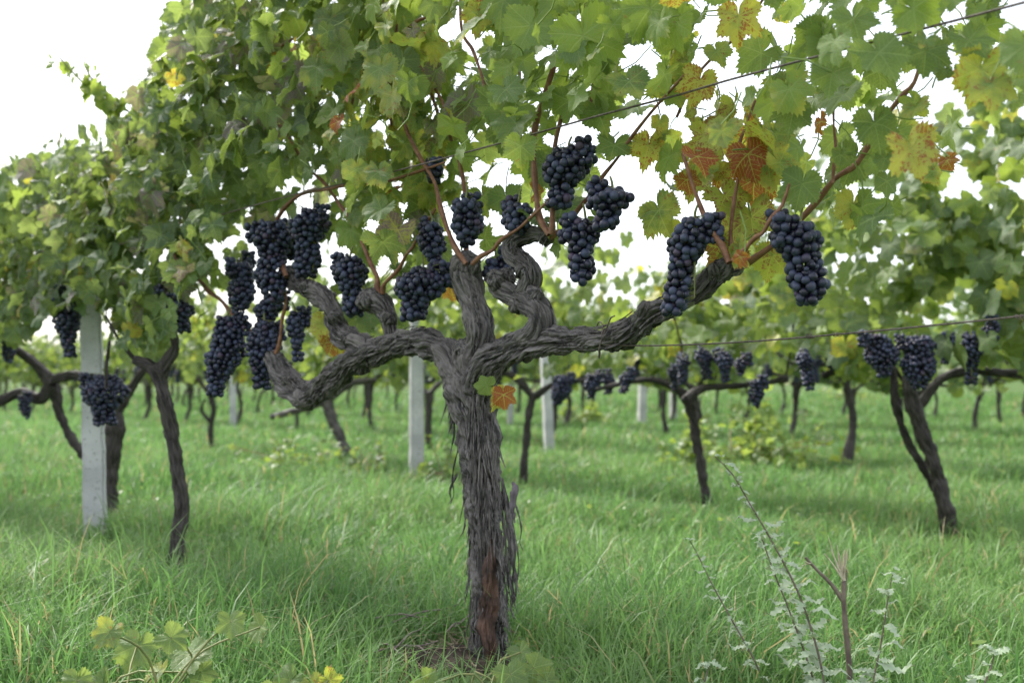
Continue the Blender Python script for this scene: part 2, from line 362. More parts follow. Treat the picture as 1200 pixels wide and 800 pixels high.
def leaves(acc, Pos, Nrm, Tip, Size, LA, lib, seed=0):
    """blades at Pos (petiole point), surface normal Nrm, pointing along Tip"""
    r_ = np.random.default_rng(seed); Nrm = unit(Nrm); Tip = unit(Tip-Nrm*np.sum(Tip*Nrm, 1)[:, None]); X = np.cross(Tip, Nrm); var = r_.integers(0, len(lib), len(Pos)); RN = r_.random(len(Pos))
    for vi, (V, Q, T) in enumerate(lib):
        ix = np.where(var == vi)[0]
        if not len(ix): continue
        flip = r_.choice([-1, 1], len(ix)); zs = r_.uniform(.6, 1.5, len(ix))
        W = Pos[ix, None]+Size[ix, None, None]*(V[None, :, 0:1]*X[ix, None]+V[None, :, 1:2]*Tip[ix, None]+V[None, :, 2:3]*zs[:, None, None]*Nrm[ix, None])
        m, nv = len(ix), len(V); off = (np.arange(m)*nv)[:, None, None]
        lp = np.stack([np.broadcast_to(V[:, 0], (m, nv)), np.broadcast_to(V[:, 1], (m, nv)), np.broadcast_to(RN[ix][:, None], (m, nv))], -1)
        la = np.broadcast_to(LA[ix][:, None], (m, nv, 3))
        acc.add(W.reshape(-1, 3), None if Q is None else (Q[None]+off).reshape(-1, 4), (T[None]+off).reshape(-1, 3), lp=lp.reshape(-1, 3), la=la.reshape(-1, 3))
def stalk(acc, A, B, r=.0016, seg=4):
    """thin straight-ish petioles from A to B (arrays)"""
    n = len(A); D = unit(B-A); s = unit(np.cross(D, np.tile([.3, .5, .81], (n, 1)))); t = np.cross(D, s)
    Mid = (A+B)/2+s*.1*np.linalg.norm(B-A, axis=1)[:, None]
    an = np.arange(seg)*2*PI/seg; ring = lambda C: C[:, None]+r*(np.cos(an)[None, :, None]*s[:, None]+np.sin(an)[None, :, None]*t[:, None])
    V = np.stack([ring(A), ring(Mid), ring(B)], 1).reshape(n, -1, 3); q = []
    for k in range(2):
        for i in range(seg): q.append([k*seg+i, k*seg+(i+1) % seg, (k+1)*seg+(i+1) % seg, (k+1)*seg+i])
    acc.add(V.reshape(-1, 3), (np.array(q)[None]+(np.arange(n)*3*seg)[:, None, None]).reshape(-1, 4))

# ------------------------------------------------------------------ the ground and the grass
gx = np.concatenate([-np.geomspace(400, 7, 30), np.linspace(-6.8, 6.8, 140), np.geomspace(7, 400, 30)])
gy = np.concatenate([-np.geomspace(100, 2.2, 12), np.linspace(-2, 12, 180), np.geomspace(12.2, 900, 45)])
GX, GY = np.meshgrid(gx, gy); V = np.stack([GX, GY, gz(GX, GY)], -1).reshape(-1, 3)
i = np.arange(len(gy)-1)[:, None]*len(gx); j = np.arange(len(gx)-1)[None]
Q = np.stack([i+j, i+j+1, i+len(gx)+j+1, i+len(gx)+j], -1).reshape(-1, 4)
setp(link('ground', mesh('ground', V, Q, None, None, M_ground)), kind='structure')

BARE = [(P(207, 690, 2.85), .16), (P(112, 640, 3.5), .14), (P(1112, 640, 3.75), .17), (P(829, 610, 4.55), .17), (P(1112, 690, 3.5), .12), (P(545, 765, 2.10), .17), (P(232, 672, 3.0), .16), (P(790, 598, 4.6), .25), (P(1165, 590, 4.6), .25)]
def grass_zone(acc, y0, y1, dens, hmul, wmul, seg, seed):
    r_ = np.random.default_rng(seed); n = int(dens*(.62*(y1**2-y0**2)+1.2*(y1-y0)))
    y = np.sqrt(r_.uniform(y0**2, y1**2, n)); x = r_.uniform(-1, 1, n)*(.62*y+.6)
    pat = n2(x*2.2+5, y*2.2)*.6+n2(x*7, y*7+3)*.4
    keep = r_.random(n) < .35+1.0*pat
    for (c, rad) in BARE:
        d = np.hypot(x-c[0], y-c[1])/rad; keep &= (d > 1) | (r_.random(n) < .08+.5*np.clip(d-.6, 0, 1))
    x, y, pat = x[keep], y[keep], pat[keep]; n = len(x); near = np.clip((y-1.1)/.8, .45, 1)
    h = hmul*r_.uniform(.05, .13, n)*(.45+1.2*pat)*(.75+.7*n2(x*1.1+9, y*1.1))*(1+.7*(r_.random(n) > .9))*near; w_ = wmul*r_.uniform(.0012, .0026, n)
    az = r_.uniform(0, 2*PI, n); bend = r_.uniform(.15, 1.1, n)*h; face = az+PI/2+r_.normal(0, .6, n)
    k = np.linspace(0, 1, seg+1); z0 = gz(x, y)-.004
    cx = x[:, None]+np.cos(az)[:, None]*bend[:, None]*k**2; cy = y[:, None]+np.sin(az)[:, None]*bend[:, None]*k**2; cz = z0[:, None]+h[:, None]*(k-.35*k**3*(bend/h)[:, None])
    ww = w_[:, None]*np.array([1, .95, .7, .0] if seg == 3 else [1, .8, 0.])[None]
    dx, dy = np.cos(face)[:, None]*ww, np.sin(face)[:, None]*ww
    A = np.stack([cx-dx, cy-dy, cz], -1); B = np.stack([cx+dx, cy+dy, cz], -1)
    V = np.concatenate([A[:, :seg], B[:, :seg], A[:, seg:]], 1)      # seg left, seg right, tip
    nv = 2*seg+1; off = (np.arange(n)*nv)[:, None, None]
    q = np.array([[a, seg+a, seg+a+1, a+1] for a in range(seg-1)]); t = np.array([[seg-1, 2*seg-1, 2*seg]])
    rr = r_.random(n); dr = r_.random(n); kk = np.concatenate([k[:seg], k[:seg], [1]])
    gr = np.stack([np.broadcast_to(kk, (n, nv)), np.broadcast_to(rr[:, None], (n, nv)), np.broadcast_to(dr[:, None], (n, nv))], -1)
    acc.add(V.reshape(-1, 3), (q[None]+off).reshape(-1, 4), (t[None]+off).reshape(-1, 3), gr=gr.reshape(-1, 3))
g = Acc()
grass_zone(g, .9, 2.6, 9500, 1.0, 1.0, 3, 1); grass_zone(g, 2.6, 4.5, 7000, .82, 1.15, 3, 2)
grass_zone(g, 4.5, 8, 2700, .75, 1.9, 2, 3); grass_zone(g, 8, 16, 700, .75, 3.6, 2, 4); grass_zone(g, 16, 40, 90, 1.1, 8, 2, 5)
setp(g.build('grass', M_grass), 'lush green grass covering the ground between the vine rows', 'grass', None, 'stuff')

# ------------------------------------------------------------------ grape bunches
import bmesh
def ico(sub):
    bm = bmesh.new(); bmesh.ops.create_icosphere(bm, subdivisions=sub, radius=1)
    V = np.array([v.co[:] for v in bm.verts]); T = np.array([[v.index for v in f.verts] for f in bm.faces]); bm.free(); return V, T
ICO = {1: ico(1), 2: ico(2), 3: ico(3)}
def berries(L, W, r, seed, sub=2, wing=True, cap=300):
    """mesh of one bunch hanging down from the origin, length L, width W"""
    r_ = np.random.default_rng(seed); PA = np.zeros((cap+1, 3)); RA = np.zeros(cap+1); m = 0
    tilt = r_.uniform(-.2, .2, 2); cv = r_.uniform(-.12, .12); wp = r_.uniform(.02, .16); asym = r_.uniform(.8, 1.1)
    wa = r_.uniform(0, 2*PI); cand = 5000
    for k in range(cand):
        t = r_.random()**1.1; R = (W/2-r)*min(1, ((t+.10)/.32))**.55*(1-.72*max(0, t-.15)**1.3); R = max(R, r*.3)
        R *= 1+.22*math.sin(9*t+seed)*(1 if t > .2 else .5)
        a = r_.uniform(0, 2*PI); q = R*(1 if k < cand*.6 else .75*r_.random()**.5)*r_.uniform(.86, 1.04)
        p = np.array([q*math.cos(a)+tilt[0]*t*L+cv*W*math.sin(t*5+seed), q*math.sin(a)*asym+tilt[1]*t*L, -r-t*(L-2*r)])
        if wing and r_.random() < wp: p = np.array([math.cos(wa)*W*.42, math.sin(wa)*W*.36, -.14*L])+np.clip(r_.normal(0, 1, 3), -1.5, 1.5)*[r*1.1, r*1.0, r*1.7]
        rb = r*r_.uniform(.82, 1.08)*(1 if r_.random() > .04 else .6)
        if m == 0 or (((PA[:m]-p)**2).sum(1) > (.76*(rb+RA[:m]))**2).all(): PA[m] = p; RA[m] = rb; m += 1
        if m >= cap: break
    pts = PA[:m]; rs = RA[:m]; n = m; V, T = ICO[sub]; nv = len(V)
    sq = np.stack([np.ones(n), np.ones(n), r_.uniform(.95, 1.1, n)], 1)
    W_ = pts[:, None]+rs[:, None, None]*V[None]*sq[:, None]
    T_ = T[None]+(np.arange(n)*nv)[:, None, None]
    br = np.stack([np.repeat(r_.random(n), nv), np.zeros(n*nv), np.zeros(n*nv)], -1)
    me = mesh('berries', W_.reshape(-1, 3), None, T_.reshape(-1, 3), {'br': br}, M_grape)
    return me, pts
def stem_mesh(L, pts, seed):
    r_ = np.random.default_rng(seed); a = Acc(); up = .014+r_.random()*.016
    tube(a, [[0.006, .004, up], [.002, .001, up*.4], [0, 0, -.01], [0, 0, -L*.5], [0, 0, -L*.8]], [.002, .0024, .0026, .002, .001], 6, .012)
    sel = pts[::2]; ax = np.stack([0*sel[:, 0], 0*sel[:, 1], np.minimum(-.002, sel[:, 2]+.012)], 1)
    an = np.zeros((0, 3)); A2 = Acc(); stalk(A2, ax, sel, .0008, 3); a.V.append(A2.V[0]); a.Q.append(A2.Q[0]+a.n); a.n += len(A2.V[0]); a.A['bk'].append(np.zeros((len(A2.V[0]), 3)))
    return a.mesh('stem', M_green_stem)
def bunch(x0, x1, y0, y1, z, label, group, seed, r=.0092, sub=2, cap=300):
    W_, L = (x1-x0)/FPX*z, (y1-y0)/FPX*z; loc = P((x0+x1)/2, y0, z)
    e = empty('grape_bunch', loc, label, 'grape bunch', group); e.rotation_euler[2] = (seed*1.7) % 6.28
    bm_, pts = berries(L, W_, r, seed, sub, True, cap); link('berries', bm_, e, (0, 0, 0)); link('stem', stem_mesh(L, pts, seed), e, (0, 0, 0))
    return e
FG = 'dark grape bunches hanging on the old foreground vine'
Z = lambda px, d=0.: zrow(px)+d
fore = [
 (638, 694, 170, 246, -.06, 'blue black grape bunch hanging highest, between two upright red brown canes'),
 (692, 744, 218, 273, -.07, 'wide short grape bunch against white sky, just right of the highest bunch'),
 (664, 709, 256, 337, -.05, 'long narrow grape bunch right of the curled spur, tip hanging free above the right arm'),
 (588, 627, 238, 278, -.03, 'small round grape bunch just above the top bend of the curled spur'),
 (523, 569, 231, 290, -.03, 'grape bunch directly above the upright stub at the middle of the vine'),
 (488, 525, 258, 318, -.02, 'narrow grape bunch hanging just above the broad one left of the upright stub'),
 (465, 528, 312, 378, -.06, 'broad heart shaped grape bunch left of the upright stub, above the concrete post'),
 (391, 430, 298, 373, -.05, 'narrow grape bunch hanging left of the short knobby spur on the left arm'),
 (343, 392, 243, 327, -.02, 'grape bunch hanging above the upturned tip of the upper left branch'),
 (290, 342, 258, 357, -.08, 'large long grape bunch covering the tip of the upper left branch'),
 (264, 302, 306, 373, -.03, 'slim grape bunch hanging directly above the largest lower left bunch'),
 (243, 291, 368, 466, -.09, 'largest full grape bunch at the far left of the old vine, hanging lowest'),
 (288, 331, 374, 458, -.02, 'loose grape bunch between the lowest hanging bunch and the lower left stub'),
 (333, 358, 362, 425, .03, 'small narrow grape bunch behind the lower left stub'),
 (786, 842, 252, 372, -.07, 'big long grape bunch hanging in front of the raised tip of the right arm'),
 (907, 969, 258, 360, -.05, 'full tapering grape bunch right of the arm tip, in front of a yellow spotted leaf'),
 (496, 512, 196, 216, -.02, 'tiny cluster of a few berries alone among the leaves'),
 (560, 602, 300, 336, .07, 'grape bunch half hidden behind the gap between upright stub and curled spur'),
 (272, 300, 300, 345, .12, 'dark grape bunch half hidden behind the slim bunch on the far left'),
 (300, 334, 345, 392, .05, 'grape bunch in the shade between the long left bunch and the loose one below it'),
 (326, 354, 262, 305, .03, 'short grape bunch squeezed between the two bunches over the upper left branch'),
 (905, 930, 262, 290, .02, 'small shoulder cluster of berries left of the bunch beyond the arm tip'),
]
FB = []
for k, (x0, x1, y0, y1, d, lb) in enumerate(fore):
    z = Z((x0+x1)/2, d); bunch(x0, x1, y0, y1, z, lb, FG, k+11, .0086 if x1 < 780 else .0078, 3 if x0 > 380 else 2); FB.append((x0, x1, y0, y1, z))

# ------------------------------------------------------------------ the old foreground vine
def PR(px, py, d=0.): return P(px, py, Z(px, d))
base = PR(566, 778); vine = empty('grapevine', (float(base[0]), float(base[1]), 0.), 'old gnarled grapevine with thick shaggy trunk and twisted arms in the foreground', 'grapevine', 'grapevines of the front row')
px2m = lambda w, px: w/2/FPX*Z(px)
def ppath(L, d=0.): return [PR(p[0], p[1], (p[3] if len(p) > 3 else 0)+d) for p in L], [px2m(p[2], p[0]) for p in L]
a = Acc(); SEG = 220
pts, rad = ppath([(566, 800, 78), (568, 778, 64), (572, 740, 54), (574, 700, 55), (571, 650, 57), (567, 600, 56), (565, 555, 57), (560, 510, 64), (553, 475, 72), (549, 445, 74), (548, 425, 60), (545, 405, 40)]); rad = [q*(.74 if i_ < 6 else .80) for i_, q in enumerate(rad)]
tube(a, pts, rad, SEG, .0035, .0064, .55, 1, .07, knots=((.62, .12, .02, .008), (.35, .45, .025, .007)))
tr_acc = a
a = Acc()      # the bare reddish wound low on the trunk
pts, rad = ppath([(575, 775, 12, -.036), (574, 758, 16, -.035), (571, 730, 22, -.032), (571, 700, 22, -.032), (574, 668, 16, -.033), (576, 645, 9, -.031), (576, 632, 4, -.03)])
tube(a, pts, rad, 64, .004, .0045, .1, 5, .16); red_acc = a
a = tr_acc      # shreds of peeling bark
r_ = np.random.default_rng(5)
for k in range(240):
    t = r_.random(); py = 455+t*300; cx = np.interp(py, [455, 510, 600, 700, 770], [551, 560, 567, 574, 570]); hw = np.interp(py, [455, 510, 600, 770], [28, 25, 23, 23]); u = r_.uniform(-1, 1); px = cx+u*hw*1.0
    if t > .58 and -.35 < u < .55: continue
    fr = -math.sqrt(max(0, 1-u*u))*hw/FPX*Z(px)-.004; L = r_.uniform(15, 55); sw = r_.uniform(-4, 4)
    ribbon(a, [PR(px, py, fr), PR(px+sw*.4, py+L*.4, fr-.005), PR(px+sw*.7+u*3, py+L*.75, fr-.010), PR(px+sw+u*5, py+L, fr-.007-.01*r_.random())], r_.uniform(.0008, .0036), (0, -1, 0), k)
for (px, py, L, wd) in ((594, 575, 125, .0065), (598, 590, 112, .006), (592, 560, 130, .005), (597, 600, 100, .004), (603, 610, 88, .003), (600, 640, 80, .005), (588, 575, 120, .006), (606, 585, 60, .002), (596, 655, 70, .006), (535, 520, 70, .003), (532, 555, 36, .003)):
    sgn = 1 if px > 570 else -1
    ribbon(a, [PR(px-4*sgn, py, -.005), PR(px+2*sgn, py+L*.3, -.012), PR(px+5*sgn, py+L*.6, -.012), PR(px+3*sgn, py+L*.85, -.01), PR(px+7*sgn, py+L, -.015)], wd, (.3, -1, 0), L)
trunk = a.build('trunk', M_bark, vine); red_acc.build('bare_wood', M_redwood, trunk, loc=(0, 0, 0))
def arm(name, L, seed, seg=180, bark=.0052, twist=.8, lump=.13, rnd=.5, par=vine, **k):
    a = Acc(); pts, rad = ppath(L); rad = [q*.90 for q in rad]; tube(a, pts, rad, seg, .0035, bark, twist, seed, lump, rnd=rnd, **k)
    rr = np.random.default_rng(seed)        # loose fibres lying along the arm
    C, R = spline(pts, rad, .01)
    for q in range(int(len(C)*1.0)):
        i0 = rr.integers(2, max(3, len(C)-9)); m = min(len(C)-1, i0+rr.integers(4, 9)); an = rr.uniform(-.9, 1.5); nr = np.array([0, -math.cos(an), math.sin(an)])
        path = [C[i]+nr*(R[i]*1.03+.002+(.006*rr.random() if i > m-2 else 0)) for i in (i0, (i0+m)//2, m)]
        ribbon(a, path, rr.uniform(.0008, .0028), nr, q)
    return a.build(name, M_bark, par)
arm('arm', [(558, 500, 40), (548, 455, 58), (530, 420, 50), (500, 402, 40), (465, 405, 36), (430, 416, 40), (400, 434, 34), (375, 456, 33), (356, 464, 36), (338, 450, 36), (327, 430, 30), (320, 417, 27)], 3)
arm('arm', [(560, 500, 44), (556, 455, 62), (575, 425, 50), (605, 408, 42), (640, 400, 38), (672, 399, 34), (700, 398, 31), (722, 396, 38), (742, 386, 42), (762, 370, 32), (790, 358, 31), (812, 345, 33), (832, 328, 36), (848, 316, 34), (856, 311, 26)], 8, knots=((.6, .36, .022, .006),))
arm('branch', [(438, 418, 28), (422, 404, 34), (404, 396, 34), (393, 378, 30), (390, 362, 32), (377, 347, 28), (357, 338, 22), (340, 327, 22), (334, 320, 18)], 12, 140)
arm('spur', [(462, 406, 20), (458, 388, 19), (455, 370, 22), (445, 356, 28), (434, 352, 30), (428, 356, 22)], 15, 120, .0028, knots=((.3, .07, .014, .006),))
arm('spur', [(552, 455, 40), (553, 420, 44), (562, 395, 44), (560, 372, 42), (552, 350, 38), (548, 330, 40), (547, 314, 40), (548, 306, 28)], 17, 160, .0036, lump=.15, knots=((.1, .10, .016, .008), (.7, .13, .014, .006)))
arm('spur', [(590, 418, 30), (612, 402, 36), (631, 386, 36), (633, 368, 34), (617, 352, 32), (596, 344, 36), (585, 333, 34), (596, 322, 26)], 19, 150, .0034, lump=.18, knots=((.7, .12, .016, .010), (.6, .17, .014, .008)))
arm('spur', [(600, 350, 26, .01), (614, 342, 28), (623, 325, 28), (616, 310, 28), (602, 300, 29), (598, 288, 28), (606, 278, 27), (624, 275, 24), (642, 277, 19)], 21, 140, .003, lump=.15)
def knob(px, py, w_, seed, d=-.01, dirx=0., diry=1., ln=.8):
    z = Z(px, d); rk = w_/2/FPX*z; c = P(px, py, z); dv = unit(np.array([dirx, -.55, diry])); a = Acc()
    tube(a, [c-dv*rk*1.2, c-dv*rk*.2, c+dv*rk*ln*.6, c+dv*rk*ln], [rk*.75, rk*1.0, rk*.95, rk*.6], 64, .002, .0035, 0, seed, .30, rnd=.35, knots=((.5, rk*1.4, rk*.5, rk*.3), (.1, rk, rk*.4, rk*.3), (.75, rk*1.7, rk*.4, rk*.25))); a.build('knob', M_bark, vine)
for k, (px, py, w_, d, dx, dy, ln) in enumerate([(583, 330, 30, -.02, -.4, .7, .9), (434, 350, 26, -.02, -.5, .8, .8), (547, 309, 30, -.005, 0, 1, .8), (556, 312, 16, -.02, .4, 1, 1.), (538, 314, 15, -.02, -.5, 1, .9), (643, 277, 20, -.005, .6, .8, 1.), (546, 408, 26, -.03, -.1, .3, .4), (628, 345, 20, -.01, .5, .5, .6),
   (605, 358, 18, -.025, -.3, .4, .7), (612, 318, 17, -.02, .2, .6, .7), (757, 362, 20, -.02, .1, .9, .8), (790, 352, 16, -.02, .2, 1, .9), (850, 313, 28, -.005, .5, .8, .9), (838, 318, 18, -.02, -.3, 1, 1.1), (862, 318, 14, -.01, .9, .3, 1.2), (392, 372, 20, -.03, -.4, .5, .7), (405, 398, 18, -.03, -.2, .7, .7), (336, 322, 20, 0, -.3, 1, .8), (360, 336, 16, -.02, .1, 1, .9), (322, 420, 24, 0, -.3, 1, .7), (338, 445, 20, -.03, -.6, .3, .6), (356, 468, 22, -.03, -.1, -.4, .6), (560, 372, 20, -.022, .2, .5, .4), (548, 348, 18, -.022, -.5, .4, .4), (716, 392, 16, -.025, 0, .7, .6), (455, 372, 15, -.02, .6, .5, .7)]): knob(px, py, w_, k+5, d, dx, dy, ln)
# canes that grew this year, each a part
canes = [
 [(642, 277, 8), (628, 233, 7), (624, 182, 7), (633, 128, 7), (651, 76, 6)], [(645, 275, 7), (648, 253, 7), (649, 219, 6), (653, 162, 6), (665, 108, 5)],
 [(645, 278, 7), (663, 267, 6), (694, 226, 5), (721, 186, 4), (765, 128, 4), (800, 90, 3)], [(547, 310, 7), (527, 270, 6), (508, 216, 5), (481, 162, 5), (471, 140, 4), (452, 90, 3)],
 [(546, 310, 7), (545, 233, 5), (535, 182, 4), (525, 149, 4), (515, 111, 4), (491, 73, 3)], [(553, 310, 6), (575, 292, 5), (605, 268, 4), (640, 240, 3), (665, 205, 3)],
 [(444, 345, 7), (441, 325, 6), (424, 287, 5), (410, 258, 5), (390, 228, 4), (354, 186, 4), (334, 155, 4), (297, 118, 4), (267, 86, 3)],
 [(446, 345, 7), (454, 331, 5), (478, 300, 4), (491, 280, 4), (512, 245, 3)],
 [(336, 325, 7), (324, 290, 6), (321, 262, 5), (348, 230, 5), (400, 219, 4), (450, 213, 4), (520, 190, 3)],
 [(322, 420, 7), (304, 398, 5), (270, 365, 5), (246, 341, 5), (209, 307, 4), (196, 285, 4)], [(320, 420, 6), (328, 390, 4), (334, 350, 4), (330, 300, 3)],
 [(400, 65, 3), (451, 51, 4), (488, 27, 4), (511, 13, 4), (540, -15, 3)],
 [(855, 312, 9), (864, 315, 8), (901, 290, 8), (935, 263, 8), (982, 209, 7), (1006, 186, 7), (1046, 128, 7), (1070, 98, 6), (1085, 50, 5)],
 [(855, 306, 9), (834, 268, 6), (812, 223, 5), (800, 180, 4)], [(857, 305, 8), (858, 270, 5), (864, 202, 4), (874, 152, 4), (884, 120, 3)],
 [(860, 306, 8), (878, 288, 6), (894, 272, 5), (915, 240, 5), (925, 215, 3)], [(975, 213, 4), (978, 180, 4), (982, 150, 3), (978, 120, 3)],
]
rr = np.random.default_rng(91)
for k in range(9):
    x0 = [290, 350, 410, 460, 520, 570, 610, 690, 790][k]; y0 = rr.uniform(100, 170); dx = rr.uniform(-90, 110); canes.append([(x0, y0, 4), (x0+dx*.3+rr.normal(0, 6), y0*.62, 3.8), (x0+dx*.75, y0*.25, 4), (x0+dx*1.1+rr.normal(0, 10), -40, 3)])
for k, c in enumerate(canes):
    rr = np.random.default_rng(k+70); a = Acc(); d0 = rr.uniform(-.09, .01)*(k < 17)+rr.uniform(-.08, .08)*(k >= 17)
    pts, rad = ppath([(x, y, w_*.82, d0) for x, y, w_ in c]); C, R = spline(pts, rad, .055)
    R2 = R*(1+.35*(np.arange(len(R)) % 2)); C = C+rr.normal(0, .0022, C.shape)
    tube(a, C, R2, 10, .008, 0, 0, k, .06); a.build('cane', M_cane, vine)

# ------------------------------------------------------------------ crowns of the front row
BOT = np.array([(-200, 400), (0, 400), (60, 350), (100, 345), (150, 400), (190, 400), (215, 330), (250, 300), (290, 262), (330, 240), (380, 250), (410, 292), (450, 300), (500, 285), (545, 300), (585, 300), (620, 262), (660, 285), (700, 225), (740, 170), (780, 250), (812, 262), (850, 300), (875, 335), (900, 335), (930, 305), (975, 320), (1000, 275), (1050, 245), (1100, 225), (1140, 130), (1200, 110), (1400, 80)])
TOPY = np.array([(-400, 240), (0, 182), (30, 178), (60, 152), (100, 148), (130, 128), (160, 100), (180, 60), (195, 10), (215, -80), (300, -400), (1500, -400)])
GAPS = [(738, 215, 32, 85, .97), (850, 60, 38, 60, .9), (870, 20, 40, 30, .7), (735, 145, 25, 40, .8), (800, 225, 22, 22, .5), (1135, 145, 30, 24, .8), (1090, 240, 40, 20, .9), (540, 30, 14, 30, .8), (410, 165, 20, 20, .5), (150, 60, 55, 60, .0), (440, 240, 30, 10, .5), (760, 70, 14, 16, .5), (905, 135, 22, 22, .6), (560, 60, 12, 20, .6), (350, 30, 16, 14, .4), (690, 270, 18, 40, .8)]
def front_leaves(pxa, pxb, dens, seed):
    r_ = np.random.default_rng(seed); xa = (pxa-HX)/FPX*Z(pxa); xb = (pxb-HX)/FPX*Z(pxb); n = int(abs(xb-xa)*1.414*1.15*dens)
    x = r_.uniform(xa, xb, n); nn = np.clip(r_.normal(.02, .13, n), -.20, .30)
    X = x+nn*.707; Y = 2.04-x+nn*.707; z0 = Y; zt = r_.random(n)
    px0 = HX+X/Y*FPX; bot = CH+(HY-np.interp(px0, BOT[:, 0], BOT[:, 1])-12)*Y/FPX+r_.uniform(-.01, .05, n)
    top = np.minimum(1.74, CH+(HY-np.interp(px0, TOPY[:, 0], TOPY[:, 1])-25)*Y/FPX)+r_.normal(0, .035, n)
    bot = bot-(nn > .04)*r_.uniform(0, 1, n)*105*np.exp(-((px0-400)/190)**2)*Y/FPX
    H = bot+(top-bot)*zt; Pp = np.stack([X, Y, H], 1); keep = (top > bot) & (r_.random(n) < np.clip((top-bot)/1.1, 0, 1.2))
    px, py = proj(Pp)
    for (gx_, gy_, a_, b_, pr) in GAPS: keep &= ~((((px-gx_)/a_)**2+((py-gy_)/b_)**2 < 1) & (r_.random(n) < pr))
    keep &= r_.random(n) < np.where(px > 720, .55, np.where(px > 540, .68, 1.))
    for (x0, x1, y0, y1, zb) in FB: keep &= ~((px > x0-16) & (px < x1+16) & (py > y0-42) & (py < y1-4) & (Y < zb+.06) & (r_.random(n) < .97))
    keep &= Y > .75
    return Pp[keep], px[keep], py[keep], nn[keep]
def autumn(px, py, r_):
    n = len(px); g_ = lambda cx, cy, sx, sy: np.exp(-((px-cx)/sx)**2-((py-cy)/sy)**2)
    A = .02+.85*g_(850, 200, 95, 140)+.50*g_(1120, 140, 90, 120)+.35*g_(500, 200, 130, 130)+.25*g_(470, 40, 160, 60)+.42*g_(920, 300, 70, 60)+.3*g_(760, 80, 60, 60)+.2*g_(400, 120, 80, 60)
    A = A*r_.uniform(.4, 1.35, n)+.1*r_.random(n)+.7*(r_.random(n) > .97)
    Lt = np.clip(.26+.80*g_(720, 20, 480, 190)+r_.normal(0, .34, n)+.2*A-.38*np.clip((440-px)/200, 0, 1), 0, 1); Pl = r_.random(n)*np.where(px < 520, 1., .75)  # top-centre glow and left-side shade of the canopy painted into leaf lightness
    return np.stack([np.clip(A, 0, 1), Lt, Pl], 1)
def orient(n, r_, row=np.array([-.707, -.707, 0]), camb=.45):
    sgn = np.where(r_.random(n) < .5+camb/1.2, 1., -1.); N = sgn[:, None]*row*.75+r_.normal(0, .45, (n, 3))+np.array([0, 0, .45]); N = unit(N)
    T = np.array([0, 0, -.9])+sgn[:, None]*row*.25+r_.normal(0, .42, (n, 3)); return N, T
def add_stalks(a, A_, B_, r, seg=4):
    st = Acc(); stalk(st, A_, B_, r, seg); m = len(st.V[0]); a.add(st.V[0], st.Q[0], lp=np.tile([0, .5, .5], (m, 1)), la=np.tile([.22, .8, 0.], (m, 1)))
def front_crown(name, par, pxa, pxb, dens, lib, seed, extra=None):
    r_ = np.random.default_rng(seed); Pp, px, py, nn = front_leaves(pxa, pxb, dens, seed); n = len(Pp); N, T = orient(n, r_)
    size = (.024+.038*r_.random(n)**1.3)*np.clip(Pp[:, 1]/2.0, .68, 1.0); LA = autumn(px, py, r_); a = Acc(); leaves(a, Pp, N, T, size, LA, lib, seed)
    Bq = Pp-unit(T)*.01; Aq = Pp+np.array([0, 0, 1])*r_.uniform(.02, .06, n)[:, None]-N*r_.uniform(.02, .05, n)[:, None]+r_.normal(0, .02, (n, 3)); add_stalks(a, Aq, Bq, .0013); a.build(name, M_leaf, par)
    return Pp
front_crown('crown', vine, 262, 1330, 1300, HI, 31)
